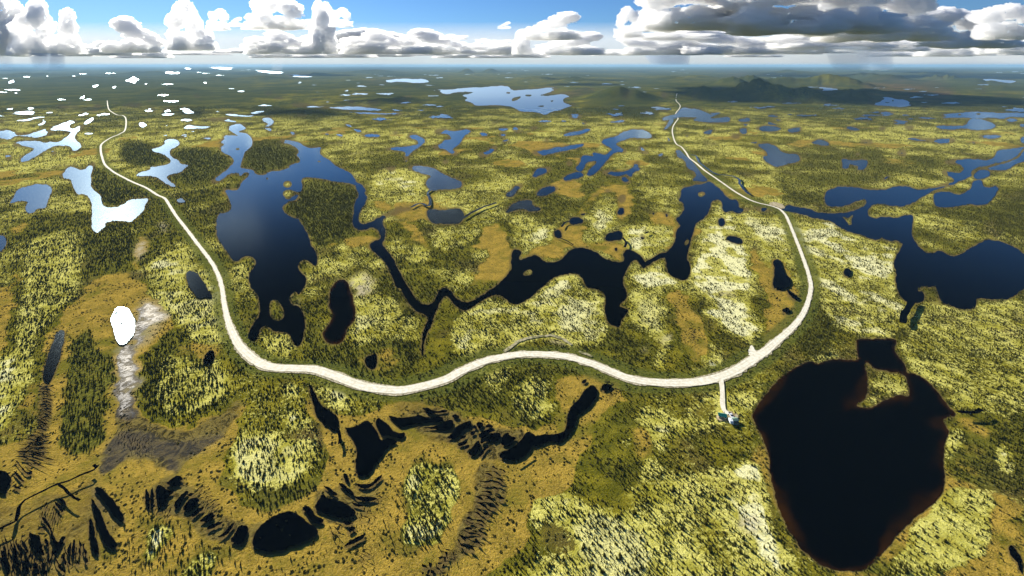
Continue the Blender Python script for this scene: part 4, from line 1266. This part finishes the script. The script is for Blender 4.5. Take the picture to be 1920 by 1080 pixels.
# the 300 that show largest stand as trees of their own
inframe = (tpx > 4) & (tpx < 1916) & (tpy < 1078)
size = np.where(inframe, TH * (tpy - HZ), 0)
pick = np.argsort(-size)[:300]
rest = np.ones(len(TX), bool); rest[pick] = False

def where(x, y):
    """which wood a nearby tree belongs to: label, group"""
    if x > 1600: return ("dark spruce below the south shore of the big black lake", "spruces below the big black lake")
    if x > 1340: return ("dark spruce on the white lichen bank west of the big black lake", "spruces on the bright lichen bank")
    if x > 930: return ("small spruce in the open lichen woodland at the bottom middle of the photo", "spruces in the open lichen woodland")
    if x > 640: return ("spruce on the wooded bog island between the curved rows of pools", "spruces on the bog island")
    if x > 445: return ("lone spruce in the brown bog below the large round black pond", "spruces around the round pond")
    if x > 200: return ("spruce on the low hill with white lichen patches at the bottom left", "spruces on the lichen hill")
    return ("small spruce among the dark string pools in the bottom left corner", "spruces among the string pools")
for i in pick:
    x, y = tpx[i], tpy[i]
    lab, grp = where(x, y)
    r = empty("spruce_tree", (TX[i], TY[i], TZ[i]), TR[i])
    tag(r, lab, "tree", grp)
    for nm, ml in (("trunk", trunk_me), ("crown", crown_me)):
        o = bpy.data.objects.new(nm, ml[TK[i]]); COL.objects.link(o); o.parent = r
        o.scale = (TW[i], TW[i], TH[i])

def stuff(name, X, Y, Zc, sx, sz, rot, kinds, objs, label):
    coll = bpy.data.collections.new(name + "_kinds")
    for o in objs: coll.objects.link(o)
    me = bpy.data.meshes.new(name)
    n = len(X)
    me.vertices.add(n)
    me.vertices.foreach_set("co", np.stack([X, Y, Zc], 1).astype(np.float32).ravel())
    a = me.attributes.new("grow", 'FLOAT_VECTOR', 'POINT'); a.data.foreach_set("vector", np.stack([sx, sx, sz], 1).astype(np.float32).ravel())
    a = me.attributes.new("turn", 'FLOAT_VECTOR', 'POINT'); a.data.foreach_set("vector", np.stack([rot * 0, rot * 0, rot], 1).astype(np.float32).ravel())
    a = me.attributes.new("pick", 'INT', 'POINT'); a.data.foreach_set("value", kinds.astype(np.int32))
    o = link(name, me)
    g = bpy.data.node_groups.new(name, 'GeometryNodeTree')
    g.interface.new_socket("Geometry", in_out='INPUT', socket_type='NodeSocketGeometry')
    g.interface.new_socket("Geometry", in_out='OUTPUT', socket_type='NodeSocketGeometry')
    gi = g.nodes.new("NodeGroupInput"); go = g.nodes.new("NodeGroupOutput")
    ip = g.nodes.new("GeometryNodeInstanceOnPoints")
    ci = g.nodes.new("GeometryNodeCollectionInfo"); ci.inputs[0].default_value = coll
    ci.inputs["Separate Children"].default_value = True; ci.inputs["Reset Children"].default_value = True
    def na(nm, t):
        x = g.nodes.new("GeometryNodeInputNamedAttribute"); x.data_type = t; x.inputs[0].default_value = nm; return x.outputs[0]
    L = g.links.new
    L(gi.outputs[0], ip.inputs["Points"]); L(ci.outputs[0], ip.inputs["Instance"])
    ip.inputs["Pick Instance"].default_value = True
    L(na("pick", 'INT'), ip.inputs["Instance Index"])
    L(na("turn", 'FLOAT_VECTOR'), ip.inputs["Rotation"]); L(na("grow", 'FLOAT_VECTOR'), ip.inputs["Scale"])
    L(ip.outputs[0], go.inputs[0])
    md = o.modifiers.new("scatter", 'NODES'); md.node_group = g
    tag(o, label, "woodland" if "spruce" in name else "shrubs", kind='stuff')
    return o
stuff("spruce_woods", TX[rest], TY[rest], TZ[rest], TW[rest], TH[rest], TR[rest], TK[rest], protos, "spruce woods covering the lake country out to the hills")
stuff("bog_shrubbery", SX, SY, height(SX, SY), SH * 1.5, SH, rs.uniform(0, 6.28, len(SX)), rs.randint(0, 3, len(SX)), shrub_protos, "low olive shrubs dotting the bogs and heath between trees")
print("TREES", len(TX), "SHRUBS", len(SX), "WATER", len(water_rings))
# ------------------------------------------------------------------ the camp at the end of the driveway
def plain(name, col, rough=.6, metal=0.0, var=.15, sc=1.5):
    m, nt, bs = mat(name)
    N = NG(nt)
    d = tuple(c * (1 - var) for c in col); e = tuple(min(1, c * (1 + var)) for c in col)
    tc = N.n("ShaderNodeTexCoord").outputs["Object"]
    nt.links.new(N.mix(N.ramp(N.noise(tc, sc, 4), .3, .7), d, e), bs.inputs["Base Color"])
    bs.inputs["Roughness"].default_value = rough; bs.inputs["Metallic"].default_value = metal
    return m
m_green = plain("green_sheet_roof", (0.004, 0.19, 0.150), .5)
m_sage = plain("faded_green_roof", (0.20, 0.32, 0.22), .6)
m_wall = plain("board_wall", (0.42, 0.34, 0.16), .85)
m_wallg = plain("green_wall", (0.10, 0.16, 0.11), .85)
m_white = plain("white_paint", (0.72, 0.73, 0.74), .3, 0, .04)
m_black = plain("black_rubber", (0.012, 0.012, 0.013), .7)
m_glass = plain("dark_glass", (0.015, 0.02, 0.025), .08, 0, .05)
m_pale = plain("pale_canvas", (0.60, 0.66, 0.68), .6, 0, .08)
m_wood = plain("weathered_wood", (0.22, 0.17, 0.11), .9)
m_steel = plain("stove_pipe_steel", (0.25, 0.25, 0.26), .4, .8)

class MB:
    def __init__(s): s.V, s.F = [], []
    def poly(s, vs, fs):
        k = len(s.V); s.V += [tuple(v) for v in vs]; s.F += [tuple(i + k for i in f) for f in fs]
    def box(s, x0, x1, y0, y1, z0, z1, ins=0.0):
        i = ins
        s.poly([(x0, y0, z0), (x1, y0, z0), (x1, y1, z0), (x0, y1, z0), (x0 + i, y0 + i, z1), (x1 - i, y0 + i, z1), (x1 - i, y1 - i, z1), (x0 + i, y1 - i, z1)],
               [(3, 2, 1, 0), (4, 5, 6, 7), (0, 1, 5, 4), (1, 2, 6, 5), (2, 3, 7, 6), (3, 0, 4, 7)])
    def cyl(s, c, r, h, axis='z', n=14):
        vs = []
        for e in (-h / 2, h / 2):
            for k in range(n):
                a = 2 * math.pi * k / n
                p = (r * math.cos(a), r * math.sin(a), e)
                if axis == 'x': p = (p[2], p[0], p[1])
                if axis == 'y': p = (p[0], p[2], p[1])
                vs.append((c[0] + p[0], c[1] + p[1], c[2] + p[2]))
        s.poly(vs, [tuple(range(n))[::-1], tuple(range(n, 2 * n))] + [(k, (k + 1) % n, n + (k + 1) % n, n + k) for k in range(n)])
    def prism(s, prof, x0, x1):
        """profile in (y,z), extruded along x"""
        n = len(prof)
        s.poly([(x0, a, b) for a, b in prof] + [(x1, a, b) for a, b in prof], [tuple(range(n))[::-1], tuple(range(n, 2 * n))] + [(k, (k + 1) % n, n + (k + 1) % n, n + k) for k in range(n)])
    def build(s, name, m, parent=None, bev=0.0):
        me = bpy.data.meshes.new(name); me.from_pydata(s.V, [], s.F); me.update()
        import bmesh
        b = bmesh.new(); b.from_mesh(me); bmesh.ops.recalc_face_normals(b, faces=b.faces)
        if bev: bmesh.ops.bevel(b, geom=list(b.edges), offset=bev, segments=2, affect='EDGES', clamp_overlap=True)
        b.to_mesh(me); b.free()
        return link(name, me, m, parent)
def at(x, y):
    X, Y = ground(x, y)
    return float(X), float(Y), float(height(np.array([X]), np.array([Y]))[0])

def hut(name, label, cat, x, y, rz, w, d, h, rise, wall_m, roof_m, pipe):
    p = at(x, y)
    r = empty(name, (p[0], p[1], p[2] + .05), rz); tag(r, label, cat)
    b = MB(); e = .35
    b.poly([(-w / 2, -d / 2, 0), (w / 2, -d / 2, 0), (w / 2, d / 2, 0), (-w / 2, d / 2, 0), (-w / 2, -d / 2, h), (w / 2, -d / 2, h), (w / 2, d / 2, h), (-w / 2, d / 2, h), (-w / 2, 0, h + rise), (w / 2, 0, h + rise)],
           [(0, 1, 5, 4), (2, 3, 7, 6), (1, 2, 6, 9, 5), (3, 0, 4, 8, 7), (3, 2, 1, 0), (4, 5, 9, 8), (7, 8, 9, 6)])
    b.build("wall", wall_m, r)
    t = .10; f = MB(); sl = rise / (d / 2)
    f.prism([(-d / 2 - e, h - e * sl + .03), (0, h + rise + .03), (d / 2 + e, h - e * sl + .03), (d / 2 + e, h - e * sl + .03 + t), (0, h + rise + .03 + t), (-d / 2 - e, h - e * sl + .03 + t)], -w / 2 - e, w / 2 + e)
    rib = np.arange(-w / 2 - e + .3, w / 2 + e, .6)
    for q in rib:      # standing seams of the sheets
        for s in (-1, 1):
            f.poly([(q - .03, s * .02, h + rise + .13), (q + .03, s * .02, h + rise + .13), (q + .03, s * (d / 2 + e - .02), h - e * sl + .13), (q - .03, s * (d / 2 + e - .02), h - e * sl + .13),
                    (q - .03, s * .02, h + rise + .18), (q + .03, s * .02, h + rise + .18), (q + .03, s * (d / 2 + e - .02), h - e * sl + .18), (q - .03, s * (d / 2 + e - .02), h - e * sl + .18)],
                   [(0, 1, 2, 3), (7, 6, 5, 4), (0, 4, 5, 1), (1, 5, 6, 2), (2, 6, 7, 3), (3, 7, 4, 0)])
    ro = f.build("roof", roof_m, r)
    if pipe:
        c = MB(); c.cyl((w * .28, d * .2, h + rise * .6 + .6), .14, 1.6); c.cyl((w * .28, d * .2, h + rise * .6 + 1.45), .24, .12); c.build("stove_pipe", m_steel, ro)
    dd = MB(); dd.box(-.45, .45, -d / 2 - .04, -d / 2 + .02, .05, 2.0); do = dd.build("door", m_wood, r)
    k = MB(); k.cyl((.34, -d / 2 - .09, 1.0), .04, .1, 'y', 8); k.build("handle", m_steel, do)
    for q in (-w * .32, w * .32):
        g = MB(); g.box(q - .4, q + .4, -d / 2 - .03, -d / 2 + .02, 1.0, 1.8); wi = g.build("window", m_glass, r)
        fr = MB()
        for (a0, a1, b0, b1) in ((q - .48, q + .48, 1.8, 1.88), (q - .48, q + .48, .92, 1.0), (q - .48, q - .4, 1.0, 1.8), (q + .4, q + .48, 1.0, 1.8)): fr.box(a0, a1, -d / 2 - .06, -d / 2 + .01, b0, b1)
        fr.build("frame", m_white, wi)
hut("cabin", "long cabin with a bright teal green roof at the driveway end", "cabin", 1354.5, 783.5, math.radians(-14), 5.2, 2.9, 2.1, .8, m_wall, m_green, True)
hut("shed", "small shed with a faded sage green roof beside the white vehicles", "shed", 1378.5, 791.0, math.radians(6), 3.1, 2.4, 1.9, .5, m_wallg, m_sage, False)

def wheels(r, xs, ys, rad, wd):
    for a in xs:
        for b in ys:
            t = MB(); t.cyl((a, b, rad), rad, wd, 'x', 18); w = t.build("wheel", m_black, r, .02)
            q = MB(); q.cyl((a + (wd / 2 + .012) * (1 if a > 0 else -1), b, rad), rad * .58, .02, 'x', 14); q.build("rim", m_steel, w)
# pickup truck: white with a black bed cover, nose towards the camera
p = at(1371.0, 782.0)
r = empty("pickup_truck", (p[0], p[1], p[2] + .5), math.radians(4)); tag(r, "white pickup truck with a black covered bed beside the sage green shed", "pickup truck")
b = MB()
b.prism([(-2.5, .45), (2.5, .45), (2.5, 1.05), (-1.0, 1.05), (-1.1, 1.1), (-2.4, .98), (-2.5, .85)], -.92, .92)
b.prism([(-1.1, 1.06), (-.45, 1.72), (.75, 1.76), (.95, 1.06)], -.80, .80)
b.build("body", m_white, r, .05)
b = MB(); b.box(-.86, .86, 1.0, 2.46, 1.06, 1.20, .06); b.build("bed_cover", m_black, r)
b = MB(); b.poly([(-.70, -1.06, 1.12), (.70, -1.06, 1.12), (.66, -.53, 1.66), (-.66, -.53, 1.66), (-.70, -1.10, 1.13), (.70, -1.10, 1.13), (.66, -.57, 1.67), (-.66, -.57, 1.67)],
                 [(3, 2, 1, 0), (4, 5, 6, 7), (0, 1, 5, 4), (1, 2, 6, 5), (2, 3, 7, 6), (3, 0, 4, 7)]); b.build("windscreen", m_glass, r)
for s in (-1, 1):
    b = MB(); b.box(*sorted((s * .79, s * .825)), -.55, .72, 1.16, 1.62); b.build("side_window", m_glass, r)
    b = MB(); b.box(s * .7 - .16, s * .7 + .16, -2.54, -2.47, .72, .86); b.build("headlight", m_pale, r)
    b = MB(); b.box(*sorted((s * .93, s * 1.1)), -.86, -.78, 1.06, 1.22); b.build("mirror", m_black, r)
b = MB(); b.box(-.9, .9, -2.6, -2.49, .42, .6); b.build("bumper", m_black, r)
wheels(r, (-.86, .86), (-1.6, 1.55), .38, .24)
# camper trailer
p = at(1370.5, 794.0)
r = empty("camper_trailer", (p[0], p[1], p[2] + .5), math.radians(-6)); tag(r, "pale boxy camper trailer parked in front of the pickup truck", "trailer")
b = MB(); b.prism([(-2.0, .5), (2.0, .5), (2.05, 1.4), (1.8, 2.35), (-1.7, 2.4), (-2.1, 1.7)], -1.1, 1.1); b.build("body", m_pale, r, .07)
b = MB(); b.box(-.35, .35, -.3, .4, 2.38, 2.52, .05); b.build("roof_vent", m_white, r)
b = MB(); b.box(1.09, 1.13, -.3, .4, .55, 2.1); b.build("door", m_white, r)
for q in (-1.2, 1.1):
    b = MB(); b.box(1.09, 1.125, q - .4, q + .4, 1.3, 1.9); b.build("window", m_glass, r)
b = MB(); b.poly([(-.5, 2.0, .5), (.5, 2.0, .5), (.06, 3.2, .5), (-.06, 3.2, .5), (-.5, 2.0, .6), (.5, 2.0, .6), (.06, 3.2, .6), (-.06, 3.2, .6)], [(3, 2, 1, 0), (4, 5, 6, 7), (0, 1, 5, 4), (1, 2, 6, 5), (2, 3, 7, 6), (3, 0, 4, 7)]); b.build("drawbar", m_black, r)
wheels(r, (-1.0, 1.0), (0.0,), .34, .2)
# low dark green boat hull turned over on the ground
p = at(1379.0, 797.0)
r = empty("upturned_boat", (p[0], p[1], p[2] + .45), math.radians(84)); tag(r, "small dark green boat lying upturned below the sage green shed", "boat")
V, F = [], []
ss = np.linspace(-1, 1, 13)
for s in ss:
    w = .72 * (1 - abs(s) ** 3.2 * (.9 if s > 0 else .35))
    for k in range(9):
        a = math.pi * k / 8
        V.append((w * math.cos(a), s * 2.0, .62 * math.sin(a) ** .8 * (1 - .25 * s * s) if 0 < k < 8 else 0))
for i in range(12):
    for k in range(8): F.append((i * 9 + k, i * 9 + k + 1, i * 9 + k + 10, i * 9 + k + 9))
F += [tuple(range(9)), tuple(range(108, 117))[::-1]]
b = MB(); b.poly(V, F); b.build("hull", m_wallg, r)
b = MB(); b.box(-.04, .04, -1.7, 1.7, .60, .70); b.build("keel", m_wood, r)
# ------------------------------------------------------------------ clouds
cm, nt, bs = mat("cloud_vapour")
nt.nodes.remove(bs)
vs = nt.nodes.new("ShaderNodeVolumeScatter"); vs.inputs["Color"].default_value = (1, 1, 1, 1)
vs.inputs["Density"].default_value = .011; vs.inputs["Anisotropy"].default_value = .6
nt.links.new(vs.outputs[0], [n for n in nt.nodes if n.type == 'OUTPUT_MATERIAL'][0].inputs["Volume"])

def ico(sub):
    t = (1 + 5 ** .5) / 2
    V = [(-1, t, 0), (1, t, 0), (-1, -t, 0), (1, -t, 0), (0, -1, t), (0, 1, t), (0, -1, -t), (0, 1, -t), (t, 0, -1), (t, 0, 1), (-t, 0, -1), (-t, 0, 1)]
    F = [(0, 11, 5), (0, 5, 1), (0, 1, 7), (0, 7, 10), (0, 10, 11), (1, 5, 9), (5, 11, 4), (11, 10, 2), (10, 7, 6), (7, 1, 8), (3, 9, 4), (3, 4, 2), (3, 2, 6), (3, 6, 8), (3, 8, 9), (4, 9, 5), (2, 4, 11), (6, 2, 10), (8, 6, 7), (9, 8, 1)]
    V = [np.array(v) / np.linalg.norm(v) for v in V]
    for _ in range(sub):
        c, G = {}, []
        def mid(a, b):
            k = (min(a, b), max(a, b))
            if k not in c:
                m = V[a] + V[b]; V.append(m / np.linalg.norm(m)); c[k] = len(V) - 1
            return c[k]
        for a, b, d in F:
            x, y, z = mid(a, b), mid(b, d), mid(d, a)
            G += [(a, x, z), (b, y, x), (d, z, y), (x, y, z)]
        F = G
    return np.array(V), np.array(F)
ICO = {k: ico(k) for k in (1, 2, 3)}
def cloud_mesh(seed, cores, levels=(8, 6), flat=.12, vox=.0085):
    """cumulus in a 1 x 1 x 1 box standing on z=0: heaps of billows, each carrying smaller billows"""
    rs = np.random.RandomState(seed)
    balls = [(np.array(c[:3], float), c[3], 3) for c in cores]
    lev = list(balls)
    for li_, nchild in enumerate(levels):
        nxt = []
        for c, r, _ in lev:
            for k in range(nchild):
                d = rs.normal(size=3); d /= np.linalg.norm(d)
                d[2] = d[2] * .75 + .22; d /= np.linalg.norm(d)
                rr = r * rs.uniform(.28, .52)
                q = c + d * r * rs.uniform(.78, 1.0)
                if q[2] < -.01: continue
                nxt.append((q, rr, 2 if li_ == 0 else 1))
        balls += nxt; lev = nxt
    V, F, k = [], [], 0
    for c, r, s in balls:
        iv, if_ = ICO[s]
        n = .82 + .36 * vnoise(iv[:, 0] * 2.2 + c[0] * 40, iv[:, 1] * 2.2 + iv[:, 2] * 3.1 + c[2] * 40, int(seed))
        p = c + iv * r * n[:, None]
        V.append(p); F.append(if_ + k); k += len(iv)
    V = np.vstack(V); F = np.vstack(F)
    tmp = link("cloud_lump", np_mesh("cloud_lump", V, F))
    md = tmp.modifiers.new("union", 'REMESH'); md.mode = 'VOXEL'; md.voxel_size = vox
    dg = bpy.context.evaluated_depsgraph_get(); dg.update()
    me = bpy.data.meshes.new_from_object(tmp.evaluated_get(dg))
    bpy.data.objects.remove(tmp)
    n = len(me.vertices); V = np.empty(n * 3, np.float32); me.vertices.foreach_get("co", V); V = V.reshape(-1, 3).astype(float)
    NM = np.empty(n * 3, np.float32); me.vertex_normals.foreach_get("vector", NM); NM = NM.reshape(-1, 3)
    d = np.zeros(n)
    for f, a in ((12, .048), (26, .034), (55, .021), (110, .012)):
        q = (vnoise(V[:, 0] * f + V[:, 2] * f * .6, V[:, 1] * f - V[:, 2] * f * .5, 3) + vnoise(V[:, 2] * f + 7, (V[:, 0] - V[:, 1]) * f, 5)) * .5
        d += a * (np.abs(2 * q - 1) * -1.6 + .45)
    V = V + NM * d[:, None]
    V[:, 2] = np.where(V[:, 2] < 0, V[:, 2] * flat, V[:, 2])
    me.vertices.foreach_set("co", V.astype(np.float32).ravel())
    me.polygons.foreach_set("use_smooth", np.ones(len(me.polygons), dtype=bool))
    me.update()
    me.materials.clear(); me.materials.append(cm)
    me.name = "cloud"
    return me
def heap(seed, n, prof, depth=.34):
    """cores filling a profile: prof(x) gives the height (0..1) across x in -.5...5"""
    rs = np.random.RandomState(seed)
    out = []
    for k in range(n):
        x = -.42 + .84 * (k + rs.rand()) / n; h = prof(x)
        r = min(rs.uniform(.11, .19) * (.45 + .55 * h), h * .6)
        out.append((x, rs.uniform(-depth, depth) * (.4 + .6 * h), rs.uniform(0, .35) * max(0, h - r), r * 1.1))
        out.append((x, rs.uniform(-depth, depth) * .6, max(0, h - r * 1.15), r))
    return out
CL = [cloud_mesh(1, heap(1, 14, lambda x: max(.18, 1 - abs(x * 2.2) ** 1.5))),               # domed heap
      cloud_mesh(2, heap(2, 14, lambda x: max(.18, math.exp(-((x + .1) / .17) ** 2) + .4 * math.exp(-((x - .25) / .18) ** 2)))),   # tower with shoulder
      cloud_mesh(3, heap(3, 26, lambda x: .55 + .38 * math.sin(x * 17) * math.cos(x * 6))),  # long ragged bank
      cloud_mesh(4, heap(4, 14, lambda x: max(.25, .8 - .9 * (x + .1)))),                    # sloping heap
      cloud_mesh(6, [(.28 * math.cos(k * 2.4) * (1 - k / 16), .25 * math.sin(k * 2.4), .06 + .075 * k, .22 - .007 * k) for k in range(11)]),   # column
      cloud_mesh(5, heap(5, 22, lambda x: .9 - .5 * abs(x)), (8, 5), .4)]                    # broad slab
dense = cm.copy(); dense.name = "rain_cloud_vapour"
[n for n in dense.node_tree.nodes if n.type == 'VOLUME_SCATTER'][0].inputs["Density"].default_value = .015
CL.append(CL[5].copy()); CL[6].materials.clear(); CL[6].materials.append(dense)
# kind, photo x of middle, base row, width, height (photo px), distance km, depth ratio, label
CLOUDS = [
 (4, 6, 104, 90, 122, 26, .7, "tall white cumulus cut by the left edge of the sky"),
 (0, 64, 102, 78, 112, 24, .7, "big blue-grey cumulus second from the left edge"),
 (1, 122, 101, 76, 90, 25, .7, "blue-grey pointed cumulus with a bright right rim"),
 (2, 190, 104, 120, 32, 34, .5, "low white cloud strip right of the blue-grey cumulus"),
 (3, 262, 98, 84, 68, 27, .7, "ragged grey-white cumulus with a hollow middle"),
 (1, 358, 94, 92, 98, 25, .7, "tall white tower cloud with grey belly in the left sky"),
 (0, 410, 56, 44, 42, 16, .7, "small lone cumulus between the two tall white towers"),
 (3, 440, 50, 22, 18, 16, .7, "tiny white cloud beside the small lone cumulus"),
 (0, 520, 55, 120, 68, 14, .6, "large many-headed white cumulus left of the sky's middle"),
 (2, 530, 101, 116, 52, 27, .6, "shadowed blue cloud under the many-headed cumulus"),
 (4, 604, 100, 58, 108, 26, .8, "narrow white column cloud right of the many-headed cumulus"),
 (0, 640, 50, 44, 38, 14, .7, "round white cumulus head beside the narrow column cloud"),
 (5, 680, 98, 130, 52, 36, .5, "soft wide white cloud behind the row of small billows"),
 (2, 715, 101, 130, 52, 30, .5, "first row of small white billows along the horizon"),
 (3, 828, 101, 104, 48, 30, .5, "second row of small white billows along the horizon"),
 (2, 925, 102, 100, 32, 33, .5, "thin low billows near the middle of the horizon"),
 (2, 850, 74, 46, 12, 18, .6, "small flat grey cloud above the second row of billows"),
 (2, 905, 80, 26, 10, 18, .6, "tiny flat grey cloud left of the middle blue sky"),
 (3, 945, 54, 22, 14, 13, .7, "small dark lone cloud high in the middle blue sky"),
 (3, 940, 88, 34, 14, 20, .6, "grey scrap of cloud above the thin low billows"),
 (3, 1030, 75, 96, 54, 20, .6, "peaked grey and white cumulus right of the blue gap"),
 (4, 978, 102, 42, 52, 29, .6, "narrow white cumulus under the left of the peaked cloud"),
 (3, 1070, 103, 100, 44, 30, .6, "low spread white cloud under the right of the peaked cloud"),
 (2, 1150, 104, 70, 12, 36, .5, "thin white streak of cloud low above the rain"),
 (0, 1178, 70, 56, 62, 17, .7, "bright white rounded cumulus with flat grey base"),
 (0, 1222, 58, 60, 56, 16, .7, "white two-headed cumulus touching the big grey cloud"),
 (6, 1310, 55, 190, 105, 13, .7, "big grey cumulus with bright left crown"),
 (6, 1385, 52, 110, 110, 13, .6, "smooth dark grey cloud mass right of the bright crown"),
 (2, 1265, 75, 130, 20, 20, .5, "flat grey-white cloud strip under the big grey cumulus"),
 (2, 1240, 103, 130, 54, 30, .5, "first white field of small clouds over the right horizon"),
 (3, 1360, 102, 150, 52, 29, .5, "second white field of small clouds over the right horizon"),
 (2, 1460, 100, 110, 46, 28, .5, "low cream white billows left of the dark rain"),
 (6, 1500, 62, 240, 120, 12, .8, "darkest flat-based cloud slab in the right sky"),
 (6, 1630, 74, 190, 120, 14, .7, "torn grey cloud mass above the dark rain"),
 (6, 1540, 92, 180, 34, 19, .6, "dark ragged cloud shelf the rain falls from"),
 (2, 1650, 96, 140, 34, 22, .6, "grey ragged cloud shelf right of the dark rain"),
 (5, 1760, 88, 190, 86, 26, .6, "bright broad white cloud bank in the right sky"),
 (5, 1890, 72, 110, 76, 18, .7, "rounded grey cumulus cut by the right edge of the sky"),
 (0, 1840, 104, 42, 28, 32, .7, "small pointed bright cumulus standing low at the right"),
 (2, 1765, 106, 90, 30, 33, .5, "low bright billows left of the small pointed cumulus"),
 (2, 1900, 100, 90, 44, 30, .5, "low pale billows right of the small pointed cumulus"),
]
rs = np.random.RandomState(3)
# clouds higher than the photo's top edge whose shade lies on the plain: shade x, row, half width px, half depth factor
SHADES = [(1470, 176, 240, .30), (1590, 172, 90, .10), (1330, 165, 70, .08), (705, 190, 75, .07), (570, 212, 95, .05), (1085, 158, 60, .08), (1090, 150, 60, .06), (370, 210, 55, .05)]
for (sx, sy, hw, dp) in SHADES:
    X, Y = ground(sx, sy)
    alt = max(1900.0, .19 * Y * 1.25) + 250
    t = alt / sd.z
    o = link("cloud", CL[5], None, None, (X + sd.x * t, Y + sd.y * t, alt))
    w = hw * Y / FPX
    o.scale = (2 * w, max(2 * w * .35, dp * 2 * Y), .3 * w)
    tag(o, "grey flat cloud drifting overhead above the top of the sky", "cloud", "clouds overhead out of the photo")
for (k, x, yb, w, h, km, dep, lab) in CLOUDS:
    D = km * 1000.0
    s = D / FPX
    o = link("cloud", CL[k], None, None, ((x - 960) * s, D, CAMH + (HZ - yb) * s))
    o.scale = (w * s * 1.08, w * s * dep, h * s * .95)
    if rs.rand() < .5: o.scale.x *= -1
    tag(o, lab, "cloud")
# a far white bank of clouds all along the horizon
bank = []
for k in range(26):
    x = -150 + k * 86 + rs.uniform(-14, 14)
    D = rs.uniform(46, 62) * 1000; s = D / FPX
    bank.append((CL[2], ((x - 960) * s, D, CAMH + (HZ - rs.uniform(98, 109)) * s), (rs.uniform(90, 150) * s * (1 if k % 2 else -1), 30 * s, rs.uniform(7, 30) * s)))
V, F, k = [], [], 0
for me, loc, sc in bank:
    n = len(me.vertices); a = np.empty(n * 3, np.float32); me.vertices.foreach_get("co", a)
    f = np.empty(len(me.loops), np.int32); me.loops.foreach_get("vertex_index", f)
    V.append(a.reshape(-1, 3) * np.array(sc) + np.array(loc))
    f = f.reshape(-1, len(me.loops) // len(me.polygons)); F.append((f if sc[0] > 0 else f[:, ::-1]) + k); k += n
me = np_mesh("clouds", np.vstack(V), np.vstack(F), smooth=True)
tag(link("clouds", me, cm), "far white cloud bank lining the whole horizon", "clouds", kind='stuff')

# ------------------------------------------------------------------ rain shafts and haze
def volume(name, col, dens, aniso=0.0):
    m, nt, bs = mat(name)
    nt.nodes.remove(bs)
    o = [n for n in nt.nodes if n.type == 'OUTPUT_MATERIAL'][0]
    v = nt.nodes.new("ShaderNodeVolumePrincipled")
    v.inputs["Color"].default_value = (*col, 1); v.inputs["Density"].default_value = dens; v.inputs["Anisotropy"].default_value = aniso
    nt.links.new(v.outputs[0], o.inputs["Volume"])
    return m
def shaft(x, w, ytop, ybot, km, m, lean, label):
    D = km * 1000.0; s = D / FPX
    n = 20
    V = []
    zt = CAMH + (HZ - ytop) * s; zb = max(5.0, CAMH + (HZ - ybot) * s)
    for z, k, sh in ((zb, .8, lean), (zt, 1.0, 0)):
        for i in range(n):
            a = 2 * math.pi * i / n
            V.append(((x - 960 + sh) * s + w * .5 * s * k * math.cos(a), D + w * .5 * s * k * math.sin(a), z))
    b = MB(); b.poly(V, [tuple(range(n))[::-1], tuple(range(n, 2 * n))] + [(i, (i + 1) % n, n + (i + 1) % n, n + i) for i in range(n)])
    tag(b.build("rain", m), label, "rain", kind='stuff')
rain_d = volume("rain_dark", (0.42, 0.50, 0.60), .0006)
rain_m = volume("rain_blue", (0.50, 0.60, 0.75), .0008)
rain_l = volume("rain_light", (0.95, 0.95, 0.95), .00060)
shaft(1585, 70, 88, 131, 17, rain_d, 10, "dark grey rain shaft under the torn grey cloud")
shaft(1635, 60, 90, 131, 19, rain_m, 10, "fainter rain right of the dark rain shaft")
shaft(1250, 85, 102, 122, 31, rain_m, 6, "blue rain shaft under the white cloud field")
shaft(523, 24, 98, 132, 21, rain_l, -4, "pale sunlit rain shaft over the far lake")
shaft(88, 50, 100, 131, 22, rain_m, 6, "blue-grey rain under the left cumulus clouds")
shaft(6, 26, 100, 131, 22, rain_l, 3, "white rain shaft at the left edge")

mist = volume("mist_air", (0.97, 0.98, 1.0), 3.0e-5)
b = MB(); b.box(-150000, 150000, 56000, 95000, 330, 5600)
tag(b.build("mist", mist), "pale mist lying low along the far horizon", "mist", kind='stuff')
hz_m = volume("haze_air", (0.40, 0.70, 1.0), 2.2e-5, .0)
zmax = float(gz.max()) + 60
b = MB(); b.box(-130000, 130000, -3000, 96000, -1.2, max(CAMH + 60, zmax))
tag(b.build("haze", hz_m), "thin blue haze over the whole lake country", "haze", kind='stuff')
